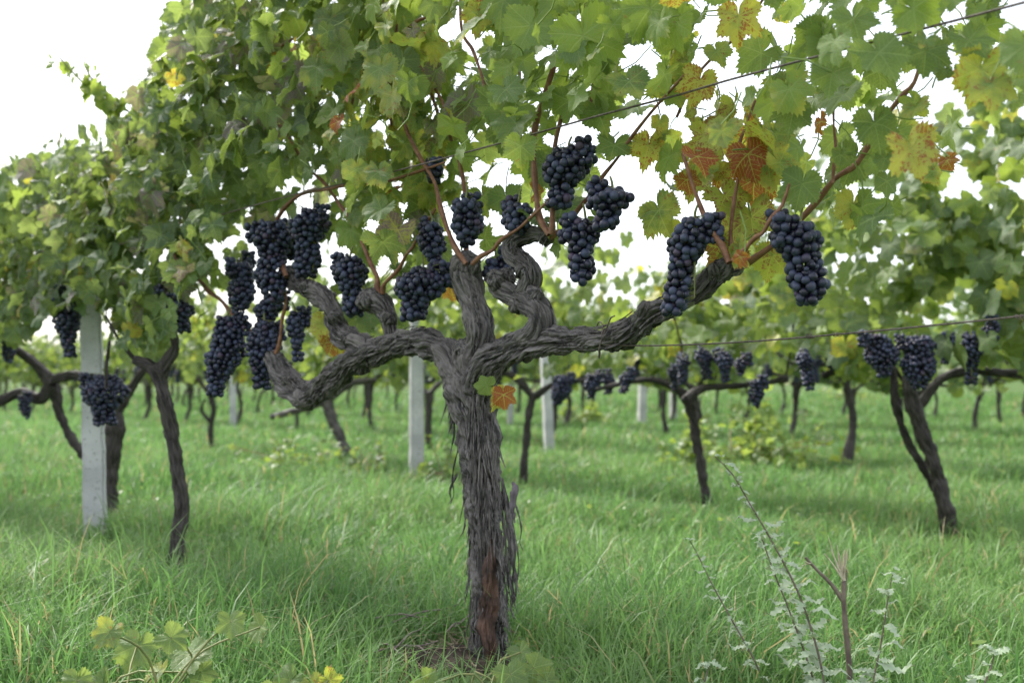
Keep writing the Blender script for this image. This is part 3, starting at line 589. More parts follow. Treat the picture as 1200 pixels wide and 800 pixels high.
# the leaves that catch the eye, placed one by one: (px, py of the petiole point, size px, tilt of the tip, autumn, lightness, paleness, depth offset, backlit)
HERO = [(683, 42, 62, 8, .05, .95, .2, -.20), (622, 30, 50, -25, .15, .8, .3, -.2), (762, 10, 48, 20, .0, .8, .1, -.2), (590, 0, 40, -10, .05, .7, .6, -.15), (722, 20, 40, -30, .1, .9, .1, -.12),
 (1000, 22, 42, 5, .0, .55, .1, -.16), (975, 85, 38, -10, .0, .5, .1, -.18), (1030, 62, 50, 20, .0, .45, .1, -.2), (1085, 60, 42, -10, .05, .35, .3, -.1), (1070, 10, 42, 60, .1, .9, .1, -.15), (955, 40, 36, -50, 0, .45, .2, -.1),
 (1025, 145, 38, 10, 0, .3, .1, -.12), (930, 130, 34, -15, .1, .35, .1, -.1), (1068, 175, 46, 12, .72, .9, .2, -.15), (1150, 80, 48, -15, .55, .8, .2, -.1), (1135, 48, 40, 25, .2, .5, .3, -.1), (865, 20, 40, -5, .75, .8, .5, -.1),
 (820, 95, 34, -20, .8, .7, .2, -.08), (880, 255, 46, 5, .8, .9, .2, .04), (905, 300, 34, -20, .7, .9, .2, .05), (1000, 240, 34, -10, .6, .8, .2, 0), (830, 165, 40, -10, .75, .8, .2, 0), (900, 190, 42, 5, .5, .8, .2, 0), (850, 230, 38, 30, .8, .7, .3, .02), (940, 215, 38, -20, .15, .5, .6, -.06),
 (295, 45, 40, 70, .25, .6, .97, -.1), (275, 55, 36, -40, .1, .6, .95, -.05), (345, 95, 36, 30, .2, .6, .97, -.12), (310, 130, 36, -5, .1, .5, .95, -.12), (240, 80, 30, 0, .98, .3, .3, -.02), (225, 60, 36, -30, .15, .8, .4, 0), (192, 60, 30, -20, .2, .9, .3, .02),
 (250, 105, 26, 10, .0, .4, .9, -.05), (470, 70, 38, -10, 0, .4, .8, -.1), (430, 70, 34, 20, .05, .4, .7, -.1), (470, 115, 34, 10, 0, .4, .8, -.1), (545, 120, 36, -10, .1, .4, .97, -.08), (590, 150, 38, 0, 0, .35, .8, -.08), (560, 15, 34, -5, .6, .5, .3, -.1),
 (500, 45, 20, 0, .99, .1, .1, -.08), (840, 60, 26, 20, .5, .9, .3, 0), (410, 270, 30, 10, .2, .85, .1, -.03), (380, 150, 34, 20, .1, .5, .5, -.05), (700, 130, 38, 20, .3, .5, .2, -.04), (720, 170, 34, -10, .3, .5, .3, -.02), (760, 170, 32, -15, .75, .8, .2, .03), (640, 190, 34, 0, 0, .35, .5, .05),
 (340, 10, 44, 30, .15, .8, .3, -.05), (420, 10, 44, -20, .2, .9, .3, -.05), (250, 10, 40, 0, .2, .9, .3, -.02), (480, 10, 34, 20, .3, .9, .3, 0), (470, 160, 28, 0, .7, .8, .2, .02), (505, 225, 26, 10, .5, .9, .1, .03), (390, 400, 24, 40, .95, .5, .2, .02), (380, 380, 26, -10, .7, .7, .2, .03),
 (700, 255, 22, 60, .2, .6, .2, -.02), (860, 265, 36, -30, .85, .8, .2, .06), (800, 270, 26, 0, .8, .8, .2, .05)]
r_ = np.random.default_rng(9); Pp = []; Nn = []; Tt = []; Ss = []; La = []
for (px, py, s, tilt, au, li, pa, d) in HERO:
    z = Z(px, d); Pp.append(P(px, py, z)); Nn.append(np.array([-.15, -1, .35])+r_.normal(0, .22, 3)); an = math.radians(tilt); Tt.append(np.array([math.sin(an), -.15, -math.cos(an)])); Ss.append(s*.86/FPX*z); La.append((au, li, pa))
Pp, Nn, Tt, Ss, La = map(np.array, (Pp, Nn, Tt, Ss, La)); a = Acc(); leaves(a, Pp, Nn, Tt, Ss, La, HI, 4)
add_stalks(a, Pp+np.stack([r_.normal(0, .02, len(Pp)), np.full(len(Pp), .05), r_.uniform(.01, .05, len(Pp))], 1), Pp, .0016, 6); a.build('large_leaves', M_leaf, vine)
# tuft of leaves sprouting from the trunk, one of them red
a = Acc(); q = np.array([PR(571, 452, -.06), PR(583, 458, -.065), PR(590, 462, -.075), PR(580, 470, -.07)])
leaves(a, q, np.array([[.1, -1, .3], [.5, -1, .1], [-.2, -1, .2], [.8, -.8, .1]]), np.array([[-.8, 0, .1], [.4, 0, -1], [.1, 0, -1], [-.3, 0, -1.]]), np.array([.028, .022, .031, .022]), np.array([[0, .9, .1], [.75, .9, .3], [1., .2, .1], [.9, .7, .2]]), HI, 2); a.build('sprout', M_leaf, vine)
# grey husk caught on the trunk
a = Acc(); tube(a, [PR(600, 566, -.03), PR(604, 574, -.035), PR(601, 590, -.037), PR(603, 612, -.035)], [.003, .009, .007, .002], 16, .006, .003, 0, 3, .3, cap=2); setp(a.build('dry_husk', M_greydry), 'grey purple dry husk stuck to the right side of the old trunk', 'husk')

# wires
def wire(name, L, r, label):
    a = Acc(); tube(a, L, [r]*len(L), 8, .03); 
    for k in range(2): pass
    return setp(a.build(name, M_wire), label, 'wire', 'trellis wires of the front row')
tie = PR(705, 398, -.035)
w1 = wire('trellis_wire', [PR(708, 404, -.03), PR(760, 405), PR(865, 401), PR(1000, 390), PR(1100, 380.5), PR(1200, 370), PR(1340, 352)], .0014, 'bare metal wire running from the right arm out to the right edge')
a = Acc(); rr = .022
c0 = PR(704, 398); tube(a, [c0+np.array([-.002+.003*math.sin(t*2), -math.cos(t)*.033, math.sin(t)*.034]) for t in np.linspace(0, 6.0, 12)]+[PR(716, 372, -.04), PR(720, 370, -.05)], [.0014]*14, 6, .006); a.build('twisted_end', M_wire, w1, loc=(0, 0, 0))
for (px, py) in ((945, 393), (976, 391), (1190, 370.5)):
    a = Acc(); c = P(px, py+1, Z(px)); tube(a, [c+np.array([math.cos(t*4)*.003+t*.004*.707, t*-.004*.707, math.sin(t*4)*.003]) for t in np.linspace(0, 3, 20)], [.0008]*20, 5, .003); a.build('wire_twist', M_wire, w1, loc=(0, 0, 0))
wire('trellis_wire', [PR(60, 310, -.13), PR(300, 240, -.13), PR(430, 209, -.13), PR(582, 169, -.13), PR(704, 135, -.13), PR(800, 110, -.13), PR(850, 95, -.13), PR(985, 59, -.13), PR(1200, 3, -.13), PR(1320, -32, -.13)], .0019, 'upper metal wire threading through the leaves, rising to the upper right corner')

# ------------------------------------------------------------------ the other vines
def vine_wood(e, paths, mat=M_bark2, seed=0, canes_=True):
    """paths: list of (name, [(x,y,z)], [radius]) in world space"""
    for k, (nm, pts, rad) in enumerate(paths):
        rad = [q*.84 for q in rad]; a = Acc(); tube(a, pts, rad, 40, .012, .0045 if nm == 'trunk' else .003, .6, seed*3+k, .14); a.build(nm, mat, e)
def px_path(L, c=None, z=None, dz=0.):
    q = []; r = []
    for (px, py, w_, *d) in L:
        zz = (zrow(px, c) if z is None else z)+(d[0] if d else 0)+dz; q.append(P(px, py, zz)); r.append(w_/2/FPX*zz)
    return q, r
def free_crown(e, cx, cy, zb, zt, half, dens, seed, lib, mat, au=.1, thick=.15, size=(.045, .075), name='crown'):
    r_ = np.random.default_rng(seed); n = int(2*half*(zt-zb)*dens); s = r_.uniform(-half, half, n); s = s+r_.normal(0, .05, n); nn = np.clip(r_.normal(0, thick, n), -.32, .32)
    t = r_.random(n); bump = .16*np.sin(s*7+seed)+.10*np.sin(s*17+seed*2)
    X = cx-s*.707+nn*.707; Y = cy+s*.707+nn*.707; zb_ = zb+.10*np.sin(s*9+seed*3)+r_.normal(0, .03, n); H = zb_+(zt+bump-zb_)*t**.95
    # ragged shoots on top
    k = r_.random(n) < .07; H[k] = zt+bump[k]+r_.uniform(0, .22, k.sum())
    hole = n2(s*6+seed*7, H*6) < .24; Pp = np.stack([X, Y, H], 1)[~hole]; n = len(Pp)
    N, T = orient(n, r_); A = np.clip(r_.normal(au*.6, .14, n)+.45*(r_.random(n) > .93), 0, 1)
    LA = np.stack([A, np.clip(r_.normal(.30, .27, n), 0, 1), r_.random(n)*.9], 1); a = Acc(); leaves(a, Pp, N, T, r_.uniform(*size, n), LA, lib, seed)
    return a.build(name, mat, e)

# front row, left of the old vine
v = empty('grapevine', tuple(P(207, 668, 2.95)*[1, 1, 0]), 'slim dark grapevine left of the old gnarled one, its trunk bare above the grass', 'grapevine', 'grapevines of the front row')
vine_wood(v, [('trunk', *px_path([(206, 692, 26), (208, 640, 22), (213, 600, 20), (210, 560, 21), (203, 520, 22), (196, 480, 24), (188, 450, 24), (184, 430, 26)], z=2.95)),
  ('arm', *px_path([(190, 440, 20), (172, 428, 20), (158, 422, 13)], z=2.95)), ('arm', *px_path([(186, 440, 22), (198, 420, 18), (206, 402, 14), (196, 370, 8), (194, 330, 6)], z=2.95)), ('cane', *px_path([(160, 424, 6), (140, 400, 5), (124, 370, 4)], z=2.95)), ('cane', *px_path([(124, 455, 5), (125, 430, 5), (128, 400, 4)], z=3.2))], seed=2)
front_crown('crown', v, 118, 262, 1500, HI, 41)
v = empty('grapevine', tuple(P(130, 600, 4.3)*[1, 1, 0]), 'dark grapevine directly behind the near left concrete post', 'grapevine', 'grapevines of the front row')
vine_wood(v, [('trunk', *px_path([(128, 610, 26), (128, 570, 24), (131, 530, 24), (135, 495, 26), (128, 470, 24)], z=4.3)), ('arm', *px_path([(131, 490, 20), (112, 460, 16), (90, 440, 14), (62, 445, 12)], z=4.3)), ('arm', *px_path([(131, 490, 20), (150, 460, 14), (170, 430, 10)], z=4.3))], seed=3)
front_crown('crown', v, 20, 118, 1500, MID, 43)
v = empty('grapevine', tuple(P(108, 548, 5.2)*[1, 1, 0]), 'crooked grapevine at the left edge with its stem leaning right behind the post', 'grapevine', 'grapevines of the front row')
vine_wood(v, [('trunk', *px_path([(118, 575, 14), (108, 548, 14), (95, 530, 13), (82, 510, 13), (72, 490, 14), (66, 470, 16), (60, 448, 22)], z=4.9)), ('arm', *px_path([(62, 450, 20), (45, 430, 16), (28, 415, 14), (12, 405, 10)], z=4.8)), ('arm', *px_path([(60, 450, 18), (48, 466, 18), (25, 460, 14), (0, 470, 18), (-30, 480, 18)], z=4.8)), ('cane', *px_path([(20, 410, 7), (10, 370, 5), (5, 330, 4)], z=4.8))], seed=4)
front_crown('crown', v, -330, 20, 1200, MID, 44)
# young shoots standing above the crown at upper left
v_sh = Acc()
for (L) in ([(150, 130, 3), (120, 115, 3), (95, 95, 2.4), (70, 68, 2)], [(140, 130, 3), (112, 100, 2.4), (100, 78, 2)]):
    p_, rd = px_path([(a_, b_, c_) for a_, b_, c_ in L], z=3.35); tube(v_sh, p_, rd, 6, .02)
sh = v_sh.build('shoots', M_green_stem, v)
r_ = np.random.default_rng(3); q = []
for (L) in ([(150, 130), (95, 95), (68, 66)], [(140, 130), (112, 100), (98, 76)]):
    for t in np.linspace(0, 1, 14): q.append(P(np.interp(t, np.linspace(0, 1, len(L)), [p[0] for p in L])+r_.normal(0, 5), np.interp(t, np.linspace(0, 1, len(L)), [p[1] for p in L])+r_.normal(0, 4), 3.35+r_.normal(0, .03)))
q = np.array(q); a = Acc(); N, T = orient(len(q), r_); leaves(a, q, N, T, np.tile(np.linspace(.05, .022, 14), 2), np.tile([.3, .8, .2], (len(q), 1)), MID, 3); link('shoot_leaves', a.mesh('shoot_leaves', M_leaf), sh, (0, 0, 0))

G1 = 'dark grape bunches on the left neighbour vines'
for k, (x0, x1, y0, y1, z, lb) in enumerate([
 (55, 87, 333, 420, 3.5, 'soft long grape bunch hanging left of the near concrete post, below the leaves'), (97, 148, 438, 500, 3.55, 'wide grape bunch hanging low in front of the near left concrete post'),
 (194, 226, 350, 392, 2.95, 'small grape bunch at the top right of the slim dark vine'), (180, 200, 330, 375, 3.05, 'grape bunch in the leaves straight above the head of the slim dark vine'),
 (0, 20, 388, 426, 4.2, 'grape bunch cut by the left edge, above the crooked stem'), (18, 34, 462, 492, 4.7, 'small low grape bunch under the crooked stem at the left edge')]):
    bunch(x0, x1, y0, y1, z, lb, G1, k+60, .0094, 2)

# second row, right side
v = empty('grapevine', tuple(P(1112, 612, 3.92)*[1, 1, 0]), 'forked dark grapevine at the right, two stems leaning left from one foot', 'grapevine', 'grapevines of the second row')
vine_wood(v, [('trunk', *px_path([(1114, 632, 23), (1111, 610, 22), (1104, 580, 21), (1095, 545, 22), (1082, 510, 22), (1072, 480, 23), (1066, 455, 20), (1064, 440, 13)], z=3.92)), ('trunk', *px_path([(1094, 575, 10, .1), (1082, 548, 12, .1), (1068, 525, 12, .1), (1055, 495, 12, .1), (1048, 465, 14, .1), (1047, 432, 13, .1)], z=3.92)),
  ('arm', *px_path([(1074, 478, 17), (1090, 458, 15), (1107, 442, 13), (1140, 434, 13), (1200, 438, 13), (1290, 430, 12)], z=4.1)), ('arm', *px_path([(1050, 440, 10), (1025, 430, 10), (990, 432, 11), (965, 440, 9)], z=4.3)), ('cane', *px_path([(1060, 450, 6), (1030, 400, 5), (1005, 365, 4)], z=4.1))], seed=5)
free_crown(v, *P(1080, 445, 3.98)[:2], .70, 1.30, .42, 640, 51, MID, M_leaf, .10)
c2 = Acc(); 
v2 = empty('grapevine', tuple(P(1330, 612, 3.53)*[1, 1, 0]), 'tall leafy grapevine reaching in at the right edge, its foot outside the picture', 'grapevine', 'grapevines of the second row')
vine_wood(v2, [('trunk', *px_path([(1330, 650, 26), (1325, 560, 25), (1310, 480, 26), (1290, 430, 20)], z=3.5))], seed=6)
free_crown(v2, 2.05, 3.65, .68, 1.64, .52, 760, 52, MID, M_leaf, .06)
v = empty('grapevine', tuple(P(829, 592, 4.72)*[1, 1, 0]), 'thin dark grapevine with long level arms right of the old trunk', 'grapevine', 'grapevines of the second row')
vine_wood(v, [('trunk', *px_path([(830, 598, 15), (824, 560, 14), (817, 520, 14), (812, 490, 15), (806, 466, 20)], z=4.72)), ('arm', *px_path([(806, 468, 18), (792, 455, 12), (765, 445, 9), (735, 448, 8), (700, 456, 7)], z=4.8)), ('arm', *px_path([(806, 468, 18), (825, 455, 11), (860, 452, 9), (900, 448, 8), (922, 444, 12)], z=4.6)), ('cane', *px_path([(920, 445, 4), (925, 420, 3.4), (930, 380, 3)], z=4.6)), ('cane', *px_path([(795, 452, 4), (800, 415, 3.4), (790, 370, 3)], z=4.7))], seed=7)
free_crown(v, *P(905, 445, 4.5)[:2], .72, 1.18, .40, 560, 53, MID, M_leaf, .22)
free_crown(v, *P(790, 445, 4.95)[:2], .70, 1.10, .30, 480, 54, MID, M_leaf, .25, name='crown')
GR2 = 'dark grape bunches on the second row at the right'
for k, (x0, x1, y0, y1, z, lb) in enumerate([
 (1052, 1100, 392, 458, 4.0, 'broad grape bunch hanging right over the fork of the leaning vine'), (1006, 1048, 390, 444, 4.0, 'pointed grape bunch just left of the broad one over the fork'),
 (1096, 1118, 394, 428, 4.05, 'short grape bunch between the broad one and the long pointed one at the right'), (1125, 1152, 390, 452, 3.95, 'long pointed grape bunch right of the forked vine, above the level arm'),
 (1150, 1172, 376, 402, 3.9, 'small grape bunch highest at the right, touching the bare wire'), (929, 953, 411, 459, 4.3, 'slim grape bunch hanging alone at the arm end of the thin dark vine'),
 (965, 983, 410, 436, 4.6, 'small grape bunch right of the lone slim one'), (874, 898, 443, 480, 4.5, 'grape bunch hanging below the right arm of the thin dark vine'), (860, 878, 418, 442, 4.65, 'short grape bunch above the right arm, farthest from the thin dark stem'),
 (838, 860, 410, 450, 4.6, 'grape bunch with shoulder right above the right arm of the thin dark vine'), (814, 836, 408, 446, 4.65, 'long grape bunch just right of the head of the thin dark vine'), (792, 812, 416, 452, 4.7, 'grape bunch directly over the head of the thin dark vine'), (780, 794, 430, 460, 4.8, 'narrow grape bunch just left of the head of the thin dark vine'),
 (645, 673, 438, 476, 5.4, 'blurred grape bunch in front of the second post from the trunk'), (682, 706, 436, 468, 5.2, 'blurred grape bunch at the left arm tip of the thin dark vine'), (706, 724, 436, 464, 5.3, 'middle of three blurred bunches on the left arm'), (727, 746, 434, 462, 5.1, 'small blurred bunch nearest the head on the left arm')]):
    bunch(x0, x1, y0, y1, z-.34, lb, GR2, k+90, .0102, 1, 320)

# second row, seen under and left of the old vine
for (lb, paths, cpx, zc, zt, seed) in [
 ('grapevine of the second row hidden behind the old trunk, its foot right of it', [('trunk', [(612, 560, 12), (618, 500, 12), (625, 462, 14)]), ('arm', [(625, 465, 12), (600, 440, 9), (570, 436, 8)]), ('arm', [(625, 465, 12), (650, 450, 8), (690, 445, 7)])], 620, None, 1.14, 61),
 ('grey leaning grapevine stem under the bend of the left arm', [('trunk', [(416, 558, 22), (408, 535, 16), (398, 510, 15), (388, 488, 16), (382, 466, 18)]), ('arm', [(382, 468, 14), (350, 480, 10), (318, 488, 9)]), ('arm', [(382, 468, 14), (410, 450, 10), (440, 445, 8)])], 400, None, 1.12, 62),
 ('thin straight grapevine between the slim dark vine and the low left bunches', [('trunk', [(249, 532, 9), (247, 500, 8), (250, 478, 9), (245, 458, 10)]), ('arm', [(245, 460, 8), (232, 445, 7), (222, 440, 5)]), ('arm', [(247, 495, 6), (236, 480, 5), (240, 468, 4)])], 250, None, 1.2, 63),
 ('grapevine of the second row just right of the tall pale middle post', [('trunk', [(502, 515, 9), (502, 490, 10), (503, 460, 12)]), ('arm', [(503, 462, 8), (520, 445, 7), (540, 440, 5)]), ('arm', [(503, 462, 8), (480, 445, 7)])], 505, None, 1.15, 64)]:
    c = 5.72; z0 = zrow(paths[0][1][0][0], c) if seed != 64 else 8.6
    v = empty('grapevine', tuple(P(paths[0][1][0][0], 500, z0)*[1, 1, 0]), lb, 'grapevine', 'grapevines of the second row')
    pp = [(nm, *px_path(L, z=z0)) for nm, L in paths]; pp[0][1][0][2] = -.03
    vine_wood(v, pp, M_bark if seed == 62 else M_bark2, seed); ctr = P(cpx, 445, zrow(cpx, c))
    free_crown(v, ctr[0], ctr[1], .70, zt, .58, 520, seed, MID, M_leaf, .22)

# third row and beyond: shared meshes of four kinds
def make_kind(seed, zt):
    r_ = np.random.default_rng(seed); a = Acc(); lean = r_.uniform(-.14, .14); hd = r_.uniform(.48, .62)
    p0 = np.array([0, 0, -.05]); p2 = np.array([lean, lean*.3, hd]); p1 = (p0+p2)/2+r_.normal(0, .03, 3)
    tube(a, [p0, p1, p2], [.036, .027, .034], 18, .03, .004, .5, seed, .2); tm = a.mesh('trunk', M_bark2)
    arms = []
    for sg in (-1, 1):
        a = Acc(); d = np.array([-.707*sg, .707*sg, 0]); tube(a, [p2-[0, 0, .05], p2+d*.12+[0, 0, .06], p2+d*.32+[0, 0, .09+r_.uniform(-.05, .05)], p2+d*.5+[0, 0, .14]], [.026, .022, .018, .010], 12, .03, .003, .5, seed+sg+2, .2); arms.append(a.mesh('arm', M_bark2))
    e = bpy.data.objects.new('tmp', None); cr = free_crown(e, 0, 0, .66, zt, .62, 560, seed, LOW, M_leaf_far, .16+.1*r_.random(), .18, (.05, .085)); cm = cr.data; bpy.data.objects.remove(cr); bpy.data.objects.remove(e)
    return tm, arms, cm
KINDS = [make_kind(200+k, zt) for k, zt in enumerate((1.42, 1.30, 1.48, 1.36, 1.22))]
FARB = []
for k in range(4):
    bm_, pts = berries(.19, .105, .012, 300+k, 1, True, 110); FARB.append(bm_)
ORD = {9.15: ('third', 'vines of the third row'), 12.6: ('fourth', 'vines of the fourth row'), 16.0: ('fifth', 'vines of the fifth row'), 19.4: ('sixth', 'vines of the sixth row'), 22.8: ('seventh', 'vines of the seventh row')}
third = iter(['foot just left of the slim third post', 'dark bent stem under the right arm, beyond the three blurred bunches', 'seen left of the tall middle post', 'under the raised tip of the right arm', 'seen just right of the thin dark vine', 'seen through the fork at the right', 'near the right edge past the forked vine'])
for c, (nm, grp) in ORD.items():
    lo, hi = c/(1+.66), min(c/(1-.66), 36); step = 1.0 if c > 9.2 else .98; y = lo+.3; i = 0
    while y < hi:
        r_ = np.random.default_rng(int(c*100)+i); k = r_.integers(0, len(KINDS)); tm, arms, cm = KINDS[k]; x = c-y+r_.normal(0, .06); yy = y+r_.normal(0, .08)
        far = y > 13
        e = empty('grapevine', (x, yy, float(gz(x, yy))), f'blurred leafy grapevine standing in the {nm} row back from the camera', 'grapevine', grp)
        s = r_.uniform(.9, 1.06); e.scale = (s, s, s*r_.uniform(.92, 1.05))
        link('trunk', tm, e, (0, 0, 0)); link('crown', cm, e, (0, 0, 0))
        for am in arms: link('arm', am, e, (0, 0, 0))
        if c < 17 and y < 17:
            for b in range(r_.integers(2, 5)):
                t = r_.uniform(-.45, .45); o = link('grape_bunch', FARB[r_.integers(0, 4)], None, (x-t*.707-.16, yy+t*.707-.16, .72+r_.uniform(0, .09)))
                o.rotation_euler[2] = r_.uniform(0, 6); setp(o, f'small blurred dark grape bunch on a vine of the {nm} row', 'grape bunch', f'grape bunches on the {nm} row')
        y += step*r_.uniform(.92, 1.12); i += 1
# everything farther merges into one mass of leaves
a = Acc(); r_ = np.random.default_rng(77)
for c in (26.2, 30, 34, 39, 45, 52, 60):
    n = int(c*55); y = r_.uniform(c/1.62, min(c/.38, 95), n); nn = r_.normal(0, .25, n); Pp = np.stack([c-y+nn, y+nn, .7+r_.random(n)*(.75+.2*np.sin(y*2.1))], 1)
    N, T = orient(n, r_); LA = np.stack([np.clip(r_.normal(.15, .15, n), 0, 1), r_.random(n)*.8, r_.random(n)*.8], 1); leaves(a, Pp, N, T, r_.uniform(.12, .2, n), LA, LOW, int(c))
setp(a.build('far_vines', M_leaf_far), 'far off vine rows merging into one green mass on the horizon', 'vines', None, 'stuff')

# ------------------------------------------------------------------ posts
def post(px, base_py, wpx, label, h=1.45, lean=0.):
    z = CH*FPX/(base_py-HY); w_ = wpx/FPX*z; x = (px-HX)/FPX*z; bm = bmesh.new()
    bmesh.ops.create_cube(bm, size=1); 
    for vtx in bm.verts:
        tp = 1 if vtx.co.z < 0 else .86; vtx.co.x *= w_*tp; vtx.co.y *= w_*tp; vtx.co.z = -.1 if vtx.co.z < 0 else h
    bmesh.ops.bevel(bm, geom=bm.edges[:], offset=w_*.1, segments=2, affect='EDGES'); bmesh.ops.subdivide_edges(bm, edges=[e for e in bm.edges if e.calc_length() > .5], cuts=40)
    for vtx in bm.verts: vtx.co += Vector(((n2(vtx.co.z*30+px, 3.)-.5)*.004, 0, 0)) if True else vtx.co
    me = bpy.data.meshes.new('concrete_post'); bm.to_mesh(me); bm.free(); me.materials.append(M_conc)
    o = link('concrete_post', me, None, (x, z, 0)); o.rotation_euler = (0, lean, .3); setp(o, label, 'post', 'concrete trellis posts')
post(112, 630, 25, 'near concrete post at the left with a grape bunch in front of it', 1.25, -.02)
post(488, 561, 16, 'tall pale concrete post just left of the old trunk', 1.3)
post(644, 530, 11, 'thin pale post right of the old trunk, tilting slightly', 1.2, -.05)
post(752, 498, 9, 'small distant post between the thin dark vine and the thin tilting post', 1.2, .03)
post(273, 502, 8, 'small distant post below the low left grape bunches', 1.0)
post(789, 492, 8, 'distant post partly behind the head of the thin dark vine', 1.3)
post(598, 500, 6, 'slim distant post close right of the old trunk', 1.0)

# ------------------------------------------------------------------ things low in the grass
def sucker(label, leaves_, z, seed, foot):
    e = empty('vine_shoot', tuple(P(foot, 800, z)*[1, 1, 0]), label, 'vine shoot', 'ground level vine shoots'); r_ = np.random.default_rng(seed)
    q, N, T, S, A = [], [], [], [], []
    f0 = P(foot, 800, z); f0[2] = 0; st = Acc()
    for (px, py, s, tilt, au, li) in leaves_:
        zz = z+r_.normal(0, .04); p = P(px, py+12, zz); q.append(p); N.append(np.array([r_.normal(0, .3), -.75, .75])+r_.normal(0, .2, 3)); an = math.radians(tilt); T.append([math.sin(an), -.5, -math.cos(an)*.6]); S.append(s*.95/FPX*zz); A.append((au*.8, li*.65, .84))
        f1 = f0+r_.normal(0, .05, 3)*[1, 1, 0]; tube(st, [f1, (f1+p)/2+[r_.normal(0, .02), .03, .04], p], [.0022, .002, .0016], 6, .02)
    a = Acc(); leaves(a, np.array(q), np.array(N), np.array(T), np.array(S), np.array(A), HI, seed); a.build('leaves', M_leaf, e); st.build('stems', M_green_stem, e)
sucker('pale green vine leaves low in the grass at the lower left', [(305, 722-0, 24, -60, .0, .9), (160, 745, 34, -10, .1, .95), (222, 755, 36, 20, .0, .9), (200, 735, 26, 60, .05, .85), (128, 728, 26, -20, .55, .6), (270, 716, 24, 10, .05, .95), (90, 785, 26, 0, .1, .9), (185, 775, 26, -20, .6, .3), (120, 790, 24, -70, .3, .7), (235, 775, 24, 40, .1, .5), (60, 800, 24, 10, .1, .6)], 1.66, 3, 180)
sucker('group of vine leaves cut by the bottom edge, left of the trunk foot', [(340, 785, 26, -40, .1, .7), (365, 792, 24, 20, .55, .6), (385, 785, 20, 60, .9, .1), (320, 800, 24, 0, .1, .8)], 1.66, 6, 350)
sucker('vine leaves and sprouts at the foot of the old trunk', [(500, 792, 30, 20, .05, .95), (560, 790, 26, -20, .0, .7), (598, 778, 28, 10, .0, .6), (625, 770, 28, 40, .1, .9), (610, 752, 20, 10, .1, .6), (590, 795, 22, -30, .05, .5), (650, 792, 18, 0, .45, 1.), (640, 785, 22, 50, .1, .7)], 1.80, 8, 590)

# soil heap and dry twigs at the foot of the old vine
a = Acc(); n = 60; U, Rg = np.meshgrid(np.arange(n)/n*2*PI, np.linspace(0, 1, 26)); cx, cy = P(530, 770, 2.08)[:2]
X = cx+np.cos(U)*Rg*.26; Y = cy+np.sin(U)*Rg*.18; H = gz(X, Y)+.045*(1-Rg**2)+.03*(n2(X*40, Y*40)-.5)*(1-Rg**3)+.02*(n2(X*110, Y*110)-.5)*(1-Rg**3)-.012*Rg
i = np.arange(25)[:, None]*n; j = np.arange(n)[None]; a.add(np.stack([X, Y, H], -1).reshape(-1, 3), np.stack([i+j, i+(j+1) % n, i+n+(j+1) % n, i+n+j], -1).reshape(-1, 4))
o = a.build('soil_mound', M_soil); setp(o, 'dark crumbly soil heap at the foot of the old trunk', 'soil')
r_ = np.random.default_rng(12)
for k in range(9):
    a = Acc(); px, py = r_.uniform(455, 600), r_.uniform(742, 785); z = CH*FPX/(py-HY); p = P(px, py, z); an = r_.uniform(-1.5, 1.5); L = r_.uniform(.03, .10); d = np.array([math.cos(an), math.sin(an), r_.uniform(.0, .15)]); p[2] = .03+.03*r_.random()
    tube(a, [p-d*L, p+[0, 0, .008], p+d*L*.6, p+d*L+[0, .01, .0]], [.0014, .002, .0015, .0009], 7, .015, 0, 0, k, .1); setp(a.build('dry_twig', M_twig), 'short dry twig lying on the soil heap beside the old trunk', 'twig', 'dry twigs on the soil heap')
a = Acc(); r_ = np.random.default_rng(13)      # dry litter
for k in range(420):
    if k < 260: px, py = r_.normal(530, 55), r_.uniform(735, 800)
    elif k < 340: px, py = r_.normal(232, 14), r_.normal(690, 18)
    else: px, py = r_.uniform(740, 1000), r_.uniform(700, 800)
    z = min(3.4, CH*FPX/(py-HY)); p = P(px, py, z); p[2] = float(gz(p[0], p[1]))+r_.uniform(.01, .05); an = r_.uniform(0, PI); L = r_.uniform(.01, .05); d = np.array([math.cos(an), math.sin(an), r_.uniform(-.2, .3)])
    ribbon(a, [p-d*L, p, p+d*L+[0, 0, .005]], .0012, (0, 0, 1), k)
setp(a.build('dry_litter', M_dry), 'dry straw and bark litter scattered in the grass near the trunks', 'litter', None, 'stuff')

a = Acc(); r_ = np.random.default_rng(19); n = 2600      # broad leaved herbs growing in the grass
y = np.sqrt(r_.uniform(1.2, 64, n)); x = r_.uniform(-1, 1, n)*(.6*y+.4); k = n2(x*1.7+40, y*1.7) > .52; x, y = x[k], y[k]; n = len(x)
Pq = np.stack([x, y, gz(x, y)+r_.uniform(.02, .09, n)], 1); leaves(a, Pq, unit(r_.normal(0, .35, (n, 3))+[0, -.3, 1]), r_.normal(0, 1, (n, 3))*[1, 1, .3], r_.uniform(.007, .02, n), np.stack([r_.random(n)*.15, r_.uniform(.3, 1, n), r_.random(n)*.8], 1), LOW, 5)
setp(a.build('ground_herbs', M_leaf_far), 'small broad leaved weeds scattered through the grass', 'weeds', None, 'stuff')
